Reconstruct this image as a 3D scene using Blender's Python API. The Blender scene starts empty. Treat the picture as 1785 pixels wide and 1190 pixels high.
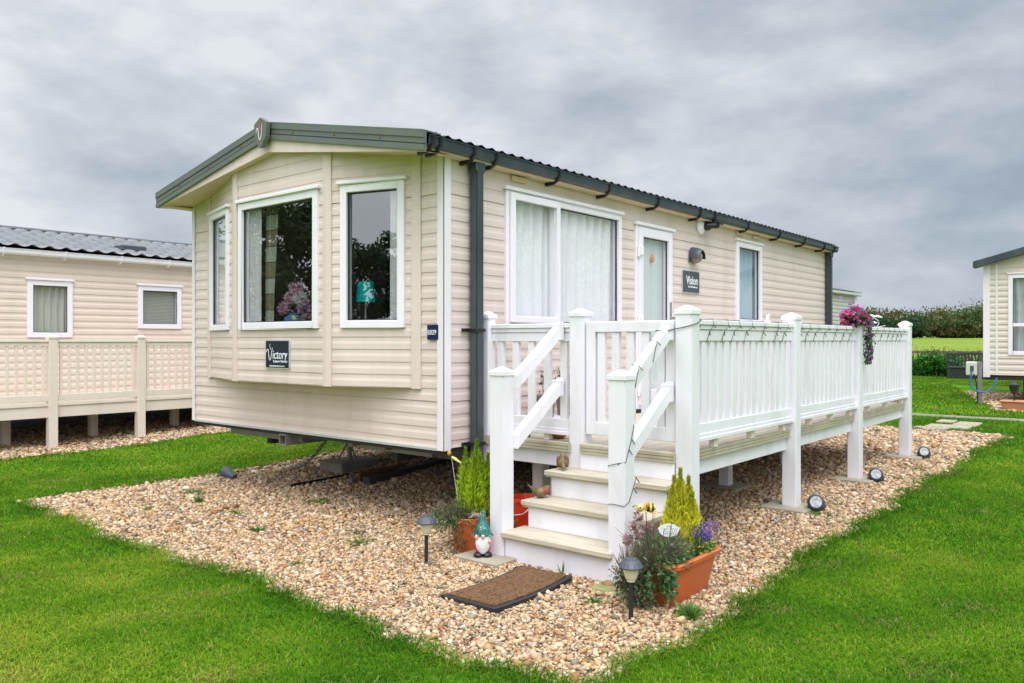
import bpy, bmesh, math, random
import numpy as np
from mathutils import Vector, Matrix
random.seed(7)
rng = np.random.default_rng(7)
sc = bpy.context.scene
COL = sc.collection
R = math.radians

# ------------------------------------------------------------------ materials
def newmat(name):
    m = bpy.data.materials.new(name); m.use_nodes = True
    nt = m.node_tree; nt.nodes.clear()
    out = nt.nodes.new('ShaderNodeOutputMaterial')
    return m, nt, out

def N(nt, typ, **kw):
    n = nt.nodes.new(typ)
    for k, v in kw.items(): setattr(n, k, v)
    return n

def rgba(c, k=1.0): return (min(1, c[0]*k), min(1, c[1]*k), min(1, c[2]*k), 1)

def noise_fac(nt, scale, detail=4, stretch=(1, 1, 1), coord='Object', rough=.55):
    tc = N(nt, 'ShaderNodeTexCoord'); mp = N(nt, 'ShaderNodeMapping')
    mp.inputs['Scale'].default_value = stretch
    nt.links.new(tc.outputs[coord], mp.inputs[0])
    nz = N(nt, 'ShaderNodeTexNoise'); nz.inputs['Scale'].default_value = scale
    nz.inputs['Detail'].default_value = detail; nz.inputs['Roughness'].default_value = rough
    nt.links.new(mp.outputs[0], nz.inputs['Vector'])
    return nz.outputs['Fac']

def ramp(nt, fac, stops):
    r = N(nt, 'ShaderNodeValToRGB')
    el = r.color_ramp.elements
    while len(el) < len(stops): el.new(.5)
    for e, (p, c) in zip(el, stops): e.position = p; e.color = rgba(c) if len(c) == 3 else c
    nt.links.new(fac, r.inputs[0])
    return r.outputs[0]

def mixc(nt, fac, a, b, mode='MIX'):
    m = N(nt, 'ShaderNodeMix', data_type='RGBA', blend_type=mode)
    for sock, v in ((m.inputs[0], fac), (m.inputs[6], a), (m.inputs[7], b)):
        if hasattr(v, 'is_linked'): nt.links.new(v, sock)
        elif isinstance(v, (int, float)): sock.default_value = v
        else: sock.default_value = rgba(v)
    return m.outputs[2]

def pbr(name, c, rough=.5, var=.06, scale=6, bump=0., bscale=60, metal=0., spec=.5, dirt=None, dirtk=.3, dstretch=(1, 1, .15), dscale=5, stretch=(1, 1, 1), coat=0.):
    m, nt, out = newmat(name)
    b = N(nt, 'ShaderNodeBsdfPrincipled')
    f = noise_fac(nt, scale, stretch=stretch)
    colr = ramp(nt, f, [(.25, rgba(c, 1-var)), (.75, rgba(c, 1+var))])
    if dirt:
        d = noise_fac(nt, dscale, 6, dstretch)
        k = ramp(nt, d, [(.48, (0, 0, 0)), (.8, (dirtk,)*3)])
        colr = mixc(nt, k, colr, dirt)
    nt.links.new(colr, b.inputs['Base Color'])
    b.inputs['Roughness'].default_value = rough; b.inputs['Metallic'].default_value = metal
    b.inputs['Specular IOR Level'].default_value = spec
    b.inputs['Coat Weight'].default_value = coat
    if bump:
        bn = N(nt, 'ShaderNodeBump'); bn.inputs['Strength'].default_value = bump; bn.inputs['Distance'].default_value = .01
        nt.links.new(noise_fac(nt, bscale, 3, stretch), bn.inputs['Height'])
        nt.links.new(bn.outputs[0], b.inputs['Normal'])
    nt.links.new(b.outputs[0], out.inputs[0])
    return m

def vcol(name, rough=.6, trans=0., spec=.3):
    m, nt, out = newmat(name)
    a = N(nt, 'ShaderNodeAttribute', attribute_name='Col')
    b = N(nt, 'ShaderNodeBsdfPrincipled'); b.inputs['Roughness'].default_value = rough
    b.inputs['Specular IOR Level'].default_value = spec
    nt.links.new(a.outputs['Color'], b.inputs['Base Color'])
    if trans:
        t = N(nt, 'ShaderNodeBsdfTranslucent'); nt.links.new(a.outputs['Color'], t.inputs[0])
        mx = N(nt, 'ShaderNodeMixShader'); mx.inputs[0].default_value = trans
        nt.links.new(b.outputs[0], mx.inputs[1]); nt.links.new(t.outputs[0], mx.inputs[2])
        nt.links.new(mx.outputs[0], out.inputs[0])
    else: nt.links.new(b.outputs[0], out.inputs[0])
    return m

def glassmat(name, f0=.1, tint=(.84, .9, .88), wav=.012):
    m, nt, out = newmat(name)
    lw = N(nt, 'ShaderNodeLayerWeight'); lw.inputs[0].default_value = .5
    pw = N(nt, 'ShaderNodeMath', operation='POWER'); nt.links.new(lw.outputs['Facing'], pw.inputs[0]); pw.inputs[1].default_value = 4.0
    fr = N(nt, 'ShaderNodeMapRange'); nt.links.new(pw.outputs[0], fr.inputs[0]); fr.inputs[3].default_value = f0; fr.inputs[4].default_value = .95
    bn = N(nt, 'ShaderNodeBump'); bn.inputs['Strength'].default_value = wav; bn.inputs['Distance'].default_value = .05
    nt.links.new(noise_fac(nt, 2.2, 1), bn.inputs['Height'])
    t = N(nt, 'ShaderNodeBsdfTransparent'); t.inputs[0].default_value = rgba(tint)
    g = N(nt, 'ShaderNodeBsdfGlossy'); g.inputs['Roughness'].default_value = .0; g.inputs[0].default_value = (.95, .97, 1, 1)
    nt.links.new(bn.outputs[0], g.inputs['Normal'])
    mx = N(nt, 'ShaderNodeMixShader'); nt.links.new(fr.outputs[0], mx.inputs[0])
    nt.links.new(t.outputs[0], mx.inputs[1]); nt.links.new(g.outputs[0], mx.inputs[2])
    nt.links.new(mx.outputs[0], out.inputs[0])
    return m

def clothmat(name, c, transl=.35, transp=.0):
    m, nt, out = newmat(name)
    d = N(nt, 'ShaderNodeBsdfDiffuse'); d.inputs[0].default_value = rgba(c)
    t = N(nt, 'ShaderNodeBsdfTranslucent'); t.inputs[0].default_value = rgba(c)
    a = N(nt, 'ShaderNodeMixShader'); a.inputs[0].default_value = transl
    nt.links.new(d.outputs[0], a.inputs[1]); nt.links.new(t.outputs[0], a.inputs[2])
    p = N(nt, 'ShaderNodeBsdfTransparent'); b = N(nt, 'ShaderNodeMixShader'); b.inputs[0].default_value = transp
    nt.links.new(a.outputs[0], b.inputs[1]); nt.links.new(p.outputs[0], b.inputs[2])
    nt.links.new(b.outputs[0], out.inputs[0])
    return m

M = {}
M['siding'] = pbr('beige_vinyl', (.70, .58, .53), .42, .035, 1.6, .06, 25, dirt=(.44, .37, .27), dirtk=.38, dscale=4)
M['siding_n'] = pbr('cream_vinyl', (.72, .59, .51), .45, .03, 1.4, .05, 25, dirt=(.42, .36, .26), dirtk=.2)
M['siding_far'] = pbr('pale_vinyl', (.66, .58, .50), .5, .03, 1.4)
M['siding_grey'] = pbr('grey_vinyl', (.52, .50, .44), .5, .03, 1.4)
M['trim'] = pbr('beige_trim', (.69, .57, .52), .4, .03, 3, dirt=(.36, .31, .2), dirtk=.3)
M['cream'] = pbr('cream_soffit', (.70, .53, .37), .5, .05, 3, dirt=(.35, .28, .1), dirtk=.45, dstretch=(1, 1, 1), dscale=3)
M['creamf'] = pbr('cream_fascia', (.76, .61, .57), .45, .03, 3, dirt=(.4, .36, .2), dirtk=.25)
M['white'] = pbr('white_pvc', (.81, .782, .835), .32, .02, 2.5, dirt=(.44, .46, .36), dirtk=.34, dscale=7, dstretch=(1, 1, .3))
M['upvc'] = pbr('white_upvc_frame', (.83, .79, .85), .28, .015, 3, dirt=(.5, .5, .42), dirtk=.12)
M['trimwhite'] = pbr('white_corner_trim', (.79, .735, .77), .35, .03, 3, dirt=(.45, .48, .4), dirtk=.3)
M['beigepvc'] = pbr('cream_pvc', (.78, .665, .585), .4, .03, 3, dirt=(.45, .38, .28), dirtk=.25)
M['barge'] = pbr('grey_green_steel', (.125, .145, .135), .38, .08, 2, metal=.15, dirt=(.17, .19, .055), dirtk=.55, dstretch=(1, 2.2, .4), dscale=5)
M['gutter'] = pbr('anthracite_gutter', (.035, .05, .062), .33, .12, 3, dirt=(.13, .15, .16), dirtk=.3)
M['bracket'] = pbr('black_plastic', (.014, .015, .018), .4)
M['roof'] = pbr('grey_roof_tile', (.20, .205, .215), .75, .15, 5, .15, 80)
M['roofmain'] = pbr('charcoal_roof', (.06, .07, .08), .5, .15, 5)
M['dark'] = pbr('dark_underside', (.035, .032, .03), .8, .2, 4)
M['steel'] = pbr('galvanised_steel', (.26, .26, .26), .5, .2, 9, metal=.4, dirt=(.22, .07, .03), dirtk=.8, dscale=9, dstretch=(1, 1, 1))
M['rust'] = pbr('rusty_steel', (.17, .06, .03), .8, .4, 12, .3)
M['concrete'] = pbr('weathered_concrete', (.30, .275, .24), .9, .2, 7, .4, 50, dirt=(.14, .14, .07), dirtk=.6, dstretch=(1, 1, 1))
M['slab'] = pbr('pale_paving_slab', (.35, .31, .235), .9, .15, 6, .3, 60, dirt=(.2, .2, .08), dirtk=.5, dstretch=(1, 1, 1))
M['pathmat'] = pbr('worn_concrete_path', (.21, .195, .165), .95, .2, 3, .4, 40, dirt=(.10, .12, .05), dirtk=.5, dstretch=(1, 1, 1))
M['moss'] = pbr('mossy_slab', (.26, .25, .11), .95, .3, 12, .5, 60)
M['timber'] = pbr('dark_wet_timber', (.06, .055, .05), .8, .3, 6, .4, 30, stretch=(.3, 4, 4))
M['terracotta'] = pbr('orange_plastic_pot', (.66, .135, .035), .42, .08, 6, .05, 40, dirt=(.4, .12, .05), dirtk=.4)
M['clay'] = pbr('terracotta_clay', (.52, .22, .12), .7, .1, 6)
M['redbucket'] = pbr('orange_red_bucket', (.80, .055, .012), .35)
M['pot_taupe'] = pbr('taupe_pot', (.23, .17, .145), .6, .08, 6)
M['soil'] = pbr('potting_soil', (.035, .025, .018), .95, .4, 30, .8, 60)
M['lampblack'] = pbr('satin_black', (.018, .02, .024), .42, .1, 8)
M['slategrey'] = pbr('slate_grey_plastic', (.06, .072, .09), .4, .12, 8)
M['rock'] = pbr('moulded_rock_plastic', (.055, .068, .09), .5, .35, 18, .8, 30)
M['lens'] = pbr('frosted_lens', (.62, .58, .40), .25, .1, 20)
M['reflector'] = pbr('clear_reflector', (.36, .38, .39), .2, .45, 40, .6, 40, metal=.4)
M['navy'] = pbr('navy_sign', (.018, .016, .07), .6, spec=.15)
M['signdark'] = pbr('dark_slate_sign', (.018, .026, .038), .6, spec=.15)
M['signgrey'] = pbr('grey_sign', (.085, .092, .11), .6, spec=.2)
M['silver'] = pbr('silver_edge', (.55, .57, .58), .35, metal=.3)
M['letter'] = pbr('white_lettering', (.80, .83, .85), .5, 0)
M['red'] = pbr('coral_red', (.62, .09, .09), .5)
M['teal'] = clothmat('teal_lampshade', (.01, .78, .74), .35)
M['net'] = clothmat('white_net', (.96, .93, .96), .12, .0)
M['bluecurtain'] = clothmat('pale_blue_curtain', (.46, .60, .70), .2)
M['greycurtain'] = clothmat('pale_grey_curtain', (.62, .65, .68), .25)
M['beigecurtain'] = clothmat('pale_beige_curtain', (.62, .63, .55), .25)
M['inner'] = pbr('interior_panel', (.10, .085, .07), .8, .1, 3)
M['glass'] = glassmat('window_glass', .38, (.95, .98, .97))
M['glass2'] = glassmat('side_window_glass', .075, (.97, .99, .985))
M['chrome'] = pbr('brushed_handle', (.42, .42, .40), .3, metal=.8)
M['leaf'] = vcol('leaves', .55, .35)
M['petal'] = vcol('petals', .6, .3)
M['grassm'] = vcol('grass_blades', .8, .35, .06)
M['stone'] = vcol('flint_gravel', .62, 0, .35)
M['bark'] = pbr('bark', (.07, .05, .035), .9, .3, 8, .6, 20)
M['stem'] = pbr('brown_stem', (.12, .085, .06), .8, .3, 30)
M['bluecable'] = pbr('blue_cable', (.03, .14, .42), .4)
M['wirem'] = pbr('dark_wire', (.03, .035, .035), .5)
M['benchm'] = pbr('charcoal_bench', (.028, .034, .038), .5, .1, 6)
M['fencewood'] = pbr('weathered_rail', (.16, .13, .10), .9, .25, 6)
M['blackrubber'] = pbr('black_rubber', (.022, .024, .027), .55, .15, 12)
M['gnomered'] = pbr('glazed_red', (.55, .03, .05), .35)
M['gnomewhite'] = pbr('glazed_white', (.74, .74, .74), .45, .06, 30, .5, 70)
M['gnometeal'] = pbr('glazed_teal', (.055, .20, .18), .4, .3, 30, .3, 60)
M['skin'] = pbr('glazed_pink', (.62, .40, .32), .5)
M['black'] = pbr('gloss_black', (.012, .012, .014), .3)
M['mustard'] = pbr('mustard_glaze', (.50, .24, .03), .35, .25, 15)
M['beeyellow'] = pbr('bee_yellow', (.80, .52, .05), .4)
M['bluevase'] = pbr('blue_vase', (.05, .10, .38), .25)
M['beakgrey'] = pbr('beak_grey', (.16, .15, .12), .5, .2, 20)

# painted carved duck: mottled ochre, olive and crimson
def duckmat():
    m, nt, out = newmat('painted_duck')
    b = N(nt, 'ShaderNodeBsdfPrincipled'); b.inputs['Roughness'].default_value = .5
    c = ramp(nt, noise_fac(nt, 16, 5), [(.3, (.06, .055, .03)), (.45, (.15, .11, .04)), (.6, (.34, .20, .05)), (.75, (.13, .10, .05))])
    nt.links.new(c, b.inputs['Base Color']); nt.links.new(b.outputs[0], out.inputs[0])
    return m
M['duck'] = duckmat()
M['duckred'] = pbr('duck_wing', (.24, .045, .05), .55, .5, 30)

def vasemat():
    m, nt, out = newmat('painted_vase')
    b = N(nt, 'ShaderNodeBsdfPrincipled'); b.inputs['Roughness'].default_value = .25
    c = ramp(nt, noise_fac(nt, 14, 2), [(.36, (.03, .07, .30)), (.5, (.06, .16, .45)), (.56, (.10, .40, .16)), (.63, (.55, .60, .10)), (.67, (.05, .12, .40))])
    nt.links.new(c, b.inputs['Base Color']); nt.links.new(b.outputs[0], out.inputs[0])
    return m
M['vase'] = vasemat()

def plaidmat():
    m, nt, out = newmat('plaid_curtain')
    tc = N(nt, 'ShaderNodeTexCoord'); sp = N(nt, 'ShaderNodeSeparateXYZ'); nt.links.new(tc.outputs['UV'], sp.inputs[0])
    def band(sock, mul, thr):
        a = N(nt, 'ShaderNodeMath', operation='MULTIPLY'); a.inputs[1].default_value = mul; nt.links.new(sock, a.inputs[0])
        f = N(nt, 'ShaderNodeMath', operation='FRACT'); nt.links.new(a.outputs[0], f.inputs[0])
        g = N(nt, 'ShaderNodeMath', operation='LESS_THAN'); g.inputs[1].default_value = thr; nt.links.new(f.outputs[0], g.inputs[0])
        return g.outputs[0]
    c = mixc(nt, band(sp.outputs[1], 4.2, .5), (.55, .56, .48), (.33, .29, .19))
    c = mixc(nt, band(sp.outputs[1], 8.4, .06), c, (.08, .075, .06))
    c = mixc(nt, band(sp.outputs[0], 6, .08), c, (.12, .11, .08))
    d = N(nt, 'ShaderNodeBsdfDiffuse'); nt.links.new(c, d.inputs[0]); nt.links.new(d.outputs[0], out.inputs[0])
    return m
M['plaid'] = plaidmat()

def boardmat(name, c, axis):
    """composite decking: fine grooves along one axis, silvered and stained"""
    m, nt, out = newmat(name)
    b = N(nt, 'ShaderNodeBsdfPrincipled'); b.inputs['Roughness'].default_value = .75
    st = (1.2, 22, 22) if axis == 'x' else (22, 1.2, 22)
    f = noise_fac(nt, 3, 5, st)
    colr = ramp(nt, f, [(.3, rgba(c, .78)), (.7, rgba(c, 1.12))])
    k = ramp(nt, noise_fac(nt, 4, 5), [(.5, (0, 0, 0)), (.8, (.4, .4, .4))])
    colr = mixc(nt, k, colr, (.30, .27, .20))
    nt.links.new(colr, b.inputs['Base Color'])
    bn = N(nt, 'ShaderNodeBump'); bn.inputs['Strength'].default_value = .25; bn.inputs['Distance'].default_value = .006
    nt.links.new(f, bn.inputs['Height']); nt.links.new(bn.outputs[0], b.inputs['Normal'])
    nt.links.new(b.outputs[0], out.inputs[0])
    return m
M['board_x'] = boardmat('decking_along', (.56, .49, .39), 'x')
M['board_y'] = boardmat('decking_across', (.54, .48, .37), 'y')
M['edgeboard'] = pbr('deck_edge', (.44, .40, .29), .75, .15, 8, dirt=(.24, .23, .12), dirtk=.5, dstretch=(1, 1, 1))

def matmat():
    m, nt, out = newmat('coir_mat')
    b = N(nt, 'ShaderNodeBsdfPrincipled'); b.inputs['Roughness'].default_value = .95
    tc = N(nt, 'ShaderNodeTexCoord')
    v = N(nt, 'ShaderNodeTexVoronoi'); v.inputs['Scale'].default_value = 29; v.inputs['Randomness'].default_value = .3
    nt.links.new(tc.outputs['Object'], v.inputs['Vector'])
    c = ramp(nt, noise_fac(nt, 60, 5), [(.3, (.075, .034, .012)), (.7, (.22, .105, .042))])
    k = ramp(nt, v.outputs['Distance'], [(.32, (1, 1, 1)), (.42, (0, 0, 0))])
    c = mixc(nt, k, c, (.025, .02, .016))
    nt.links.new(c, b.inputs['Base Color'])
    bn = N(nt, 'ShaderNodeBump'); bn.inputs['Strength'].default_value = .9; bn.inputs['Distance'].default_value = .01
    nt.links.new(noise_fac(nt, 150, 4), bn.inputs['Height']); nt.links.new(bn.outputs[0], b.inputs['Normal'])
    nt.links.new(b.outputs[0], out.inputs[0])
    return m
M['coir'] = matmat()

# ------------------------------------------------------------------ mesh helpers
def wloc(o):
    v = Vector((0, 0, 0))
    while o is not None: v = v + o.location; o = o.parent
    return v

class MB:
    def __init__(s, fn=None): s.v = []; s.f = []; s.fn = fn
    def add(s, vs, fs):
        o = len(s.v)
        for p in vs:
            p = Vector(p); s.v.append(s.fn(p) if s.fn else p)
        s.f += [[i+o for i in f] for f in fs]
        return s
    def box(s, x0, x1, y0, y1, z0, z1):
        return s.add([(x0, y0, z0), (x1, y0, z0), (x1, y1, z0), (x0, y1, z0), (x0, y0, z1), (x1, y0, z1), (x1, y1, z1), (x0, y1, z1)],
                     [(0, 3, 2, 1), (4, 5, 6, 7), (0, 1, 5, 4), (1, 2, 6, 5), (2, 3, 7, 6), (3, 0, 4, 7)])
    def frustum(s, c, z0, z1, a0, b0, a1, b1):
        x, y = c
        return s.add([(x-a0, y-b0, z0), (x+a0, y-b0, z0), (x+a0, y+b0, z0), (x-a0, y+b0, z0), (x-a1, y-b1, z1), (x+a1, y-b1, z1), (x+a1, y+b1, z1), (x-a1, y+b1, z1)],
                     [(0, 3, 2, 1), (4, 5, 6, 7), (0, 1, 5, 4), (1, 2, 6, 5), (2, 3, 7, 6), (3, 0, 4, 7)])
    def bar(s, p0, p1, w, h, up=(0, 0, 1), endvert=False):
        p0, p1, up = Vector(p0), Vector(p1), Vector(up)
        d = (p1-p0).normalized(); sd = d.cross(up).normalized(); u = up if endvert else sd.cross(d).normalized()
        vs = []
        for p in (p0, p1):
            for a, b in ((-1, -1), (1, -1), (1, 1), (-1, 1)): vs.append(p + sd*(a*w/2) + u*(b*h/2))
        return s.add(vs, [(0, 1, 2, 3), (7, 6, 5, 4), (0, 4, 5, 1), (1, 5, 6, 2), (2, 6, 7, 3), (3, 7, 4, 0)])
    def tube(s, pts, r, n=6, cap=True, squash=None):
        pts = [Vector(p) for p in pts]; m = len(pts)
        rr = r if isinstance(r, (list, tuple)) else [r]*m
        vs = []; up = Vector((0, 0, 1))
        t0 = (pts[1]-pts[0]).normalized()
        if abs(t0.z) > .95: up = Vector((1, 0, 0))
        for i, p in enumerate(pts):
            t = (pts[min(i+1, m-1)]-pts[max(i-1, 0)])
            t = t.normalized() if t.length > 1e-9 else t0
            a = t.cross(up)
            a = a.normalized() if a.length > 1e-6 else Vector((1, 0, 0))
            b = a.cross(t).normalized()
            ra = rr[i]; rb = rr[i]
            if isinstance(ra, tuple): ra, rb = ra
            for k in range(n):
                q = 2*math.pi*k/n
                vs.append(p + a*(ra*math.cos(q)) + b*(rb*math.sin(q)))
        fs = []
        for i in range(m-1):
            for k in range(n):
                k2 = (k+1) % n
                fs.append((i*n+k, i*n+k2, (i+1)*n+k2, (i+1)*n+k))
        if cap: fs.append(tuple(range(n-1, -1, -1))); fs.append(tuple(range((m-1)*n, m*n)))
        return s.add(vs, fs)
    def lathe(s, prof, n=20, c=(0, 0, 0), flute=0):
        vs = []; m = len(prof)
        for r, z in prof:
            for k in range(n):
                q = 2*math.pi*k/n
                rr = r*(1-(flute if k % 2 else 0))
                vs.append((c[0]+rr*math.cos(q), c[1]+rr*math.sin(q), c[2]+z))
        fs = []
        for i in range(m-1):
            for k in range(n):
                k2 = (k+1) % n
                fs.append((i*n+k, i*n+k2, (i+1)*n+k2, (i+1)*n+k))
        if prof[0][0] > 1e-4: fs.append(tuple(range(n-1, -1, -1)))
        if prof[-1][0] > 1e-4: fs.append(tuple(range((m-1)*n, m*n)))
        return s.add(vs, fs)
    def ell(s, c, r, n=12, m=8, rot=None):
        vs = []; fs = []
        for i in range(m+1):
            a = math.pi*i/m
            for k in range(n):
                q = 2*math.pi*k/n
                p = Vector((r[0]*math.sin(a)*math.cos(q), r[1]*math.sin(a)*math.sin(q), r[2]*math.cos(a)))
                if rot: p = rot @ p
                vs.append(Vector(c)+p)
        for i in range(m):
            for k in range(n):
                k2 = (k+1) % n
                fs.append((i*n+k, (i+1)*n+k, (i+1)*n+k2, i*n+k2))
        return s.add(vs, fs)
    def prism(s, poly, d0, d1):
        """poly in (s,z), depth range along n"""
        n = len(poly)
        vs = [(a, d0, b) for a, b in poly] + [(a, d1, b) for a, b in poly]
        fs = [tuple(range(n)), tuple(range(2*n-1, n-1, -1))] + [(i, (i+1) % n, n+(i+1) % n, n+i) for i in range(n)]
        return s.add(vs, fs)
    def build(s, name, mat, parent=None, bevel=0., smooth=None, seg=1):
        w = wloc(parent)
        bm = bmesh.new()
        vs = [bm.verts.new(p - w) for p in s.v]
        for f in s.f:
            try: bm.faces.new([vs[i] for i in f])
            except ValueError: pass
        bmesh.ops.remove_doubles(bm, verts=bm.verts, dist=1e-5)
        bmesh.ops.dissolve_degenerate(bm, edges=bm.edges, dist=1e-6)
        bmesh.ops.recalc_face_normals(bm, faces=bm.faces)
        if bevel:
            ed = [e for e in bm.edges if len(e.link_faces) == 2 and e.calc_face_angle(0) > .5]
            bmesh.ops.bevel(bm, geom=ed, offset=bevel, segments=seg, affect='EDGES', clamp_overlap=True)
        if smooth is not None:
            for f in bm.faces: f.smooth = True
            for e in bm.edges:
                e.smooth = not (len(e.link_faces) == 2 and e.calc_face_angle(0) > R(smooth))
        me = bpy.data.meshes.new(name); bm.to_mesh(me); bm.free()
        me.materials.append(M[mat] if isinstance(mat, str) else mat)
        o = bpy.data.objects.new(name, me); COL.objects.link(o)
        if parent is not None: o.parent = parent
        return o

def raw(name, V, F, mat, parent=None, cols=None, smooth=False, uv=None):
    w = wloc(parent)
    V = np.asarray(V, dtype=np.float32).reshape(-1, 3) - np.array(w, dtype=np.float32)
    F = np.asarray(F, dtype=np.int32); k = F.shape[1]
    me = bpy.data.meshes.new(name)
    me.vertices.add(len(V)); me.vertices.foreach_set('co', V.ravel())
    me.loops.add(F.size); me.loops.foreach_set('vertex_index', F.ravel())
    me.polygons.add(len(F)); me.polygons.foreach_set('loop_start', np.arange(0, F.size, k, dtype=np.int32))
    me.polygons.foreach_set('loop_total', np.full(len(F), k, dtype=np.int32))
    if smooth: me.polygons.foreach_set('use_smooth', np.ones(len(F), dtype=bool))
    me.update(calc_edges=True)
    if cols is not None:
        a = me.attributes.new('Col', 'FLOAT_COLOR', 'POINT')
        c = np.ones((len(V), 4), dtype=np.float32); c[:, :3] = cols
        a.data.foreach_set('color', c.ravel())
    if uv is not None:
        l = me.uv_layers.new(name='UVMap'); l.data.foreach_set('uv', np.asarray(uv, dtype=np.float32)[F.ravel()].ravel())
    me.materials.append(M[mat] if isinstance(mat, str) else mat)
    o = bpy.data.objects.new(name, me); COL.objects.link(o)
    if parent is not None: o.parent = parent
    return o

def thing(name, label, cat, loc=(0, 0, 0), group=None):
    o = bpy.data.objects.new(name, None); COL.objects.link(o); o.location = loc
    o.empty_display_size = .1
    o['label'] = label; o['category'] = cat
    if group: o['group'] = group
    bpy.context.view_layer.update()
    return o
def tag(o, label, cat, group=None, kind=None):
    o['label'] = label; o['category'] = cat
    if group: o['group'] = group
    if kind: o['kind'] = kind
    return o
def struct(o): o['kind'] = 'structure'; return o
def copy_tree(o, parent=None):
    c = o.copy(); COL.objects.link(c)
    if parent is not None: c.parent = parent
    for ch in list(o.children): copy_tree(ch, c)
    return c
def clone(root, loc, rz=0, label=None, scale=1):
    c = copy_tree(root); c.location = loc; c.rotation_euler = (0, 0, rz); c.scale = (scale,)*3
    if label: c['label'] = label
    return c

def plane(o, d, n):
    d = Vector(d).normalized(); n = Vector(n).normalized()
    return lambda p: Vector((o[0]+d.x*p.x+n.x*p.y, o[1]+d.y*p.x+n.y*p.y, p.z))
FRONT = plane((0, 0), (0, 1), (-1, 0))
SIDE = plane((0, 0), (1, 0), (0, -1))
BA, BB, BC, BD = (0, .25), (-.25, 1.1), (-.25, 2.48), (0, 3.38)
BAYR = plane(BA, (BB[0]-BA[0], BB[1]-BA[1]), (-.85, -.25))
BAYC = plane(BB, (0, 1), (-1, 0))
BAYL = plane(BC, (BD[0]-BC[0], BD[1]-BC[1]), (-.90, .25))
LR, LC, LL = .886, 1.38, math.hypot(.25, .9)

def siding(fn, regs, zb, zj=(), pitch=.1, amp=1.0):
    mb = MB(fn)
    for s0, s1, z0, z1 in regs:
        pts = []
        k0 = int((z0-zb)//pitch) - 1; k1 = int((z1-zb)//pitch) + 2
        for k in range(k0, k1):
            b = zb+k*pitch
            if any(abs(b-j) < pitch*.45 for j in zj): pts += [(b-.007, .002), (b-.0065, -.012), (b-.001, -.012), (b, .012)]
            else: pts += [(b-.0005, .002), (b, .012)]
            pts += [(b+pitch*.42, .0115), (b+pitch*.50, .0095), (b+pitch*.60, .0045), (b+pitch*.68, .003)]
        out = []
        for i in range(len(pts)-1):
            (za, na), (zc, nc) = pts[i], pts[i+1]
            if zc < z0 or za > z1: continue
            if za < z0 < zc: t = (z0-za)/(zc-za); za, na = z0, na+(nc-na)*t
            if za < z1 < zc: t = (z1-za)/(zc-za); zc, nc = z1, na+(nc-na)*t
            if not out: out.append((za, na))
            out.append((zc, nc))
        vs = []; fs = []
        for i, (z, n) in enumerate(out):
            vs += [(s0, n*amp, z), (s1, n*amp, z)]
            if i: fs.append((2*i-2, 2*i-1, 2*i+1, 2*i))
        mb.add(vs, fs)
    return mb

def windowpart(root, fn, s0, s1, z0, z1, fw=.06, label=None, mull=(), sash=None, drip=True, glass='glass', mat='upvc', name='window', transom=()):
    mb = MB(fn)
    def ring(a0, a1, b0, b1, w, n0, n1):
        mb.box(a0, a0+w, n0, n1, b0, b1); mb.box(a1-w, a1, n0, n1, b0, b1)
        mb.box(a0+w, a1-w, n0, n1, b1-w, b1); mb.box(a0+w, a1-w, n0, n1, b0, b0+w)
    ring(s0, s1, z0, z1, fw, -.04, .03)
    for m_ in mull: mb.box(m_-fw*.5, m_+fw*.5, -.038, .028, z0+fw, z1-fw)
    for t_ in transom: mb.box(s0+fw, s1-fw, -.038, .028, t_-fw*.4, t_+fw*.4)
    fr = mb.build(name, mat, root, bevel=.004)
    if label: fr['label'] = label
    MB(fn).add([(s0+fw*.9, -.012, z0+fw*.9), (s1-fw*.9, -.012, z0+fw*.9), (s1-fw*.9, -.012, z1-fw*.9), (s0+fw*.9, -.012, z1-fw*.9)], [(0, 1, 2, 3)]).build('pane', glass, fr)
    g = MB(fn); w = .009; a0, a1, b0, b1 = s0+fw, s1-fw, z0+fw, z1-fw
    g.box(a0, a0+w, -.01, .004, b0, b1); g.box(a1-w, a1, -.01, .004, b0, b1); g.box(a0+w, a1-w, -.01, .004, b1-w, b1); g.box(a0+w, a1-w, -.01, .004, b0, b0+w)
    g.build('gasket', 'bracket', fr)
    if sash:
        q0, q1 = sash
        mb = MB(fn)
        w = .055
        mb.box(q0, q0+w, .031, .058, z0+.05, z1-.02); mb.box(q1-w, q1, .031, .058, z0+.05, z1-.02)
        mb.box(q0+w, q1-w, .031, .058, z1-.02-w, z1-.02); mb.box(q0+w, q1-w, .031, .058, z0+.05, z0+.05+w)
        mb.build('opening_sash', mat, fr, bevel=.005)
    if drip: MB(fn).box(s0-.025, s1+.025, .0, .05, z1+.002, z1+.034).build('drip_strip', 'upvc', fr, bevel=.006)
    return fr

def curtain(name, mat, fn, s0, s1, z0, z1, n, folds, amp, parent=None, tie=None, ph=0.):
    nu, nv = max(16, int(folds*9)), 14
    V = []; UV = []
    for j in range(nv+1):
        t = j/nv; z = z1+(z0-z1)*t
        for i in range(nu+1):
            u = i/nu
            a0, a1 = s0, s1
            if tie: # gathers toward one side
                k = tie[1]*math.sin(min(1, t/.95)*math.pi*.5)**2
                if tie[0] == 'lo': a1 = s1-(s1-s0)*k
                else: a0 = s0+(s1-s0)*k
            s = a0+(a1-a0)*u
            q = amp*(math.sin(u*folds*6.283+ph+.5*math.sin(t*2))+.35*math.sin(u*folds*14+1+ph))
            p = fn(Vector((s, n+q, z))); V.append(p[:]); UV.append((u, t))
    F = [(j*(nu+1)+i, j*(nu+1)+i+1, (j+1)*(nu+1)+i+1, (j+1)*(nu+1)+i) for j in range(nv) for i in range(nu)]
    return raw(name, V, F, mat, parent, smooth=True, uv=UV)

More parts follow.
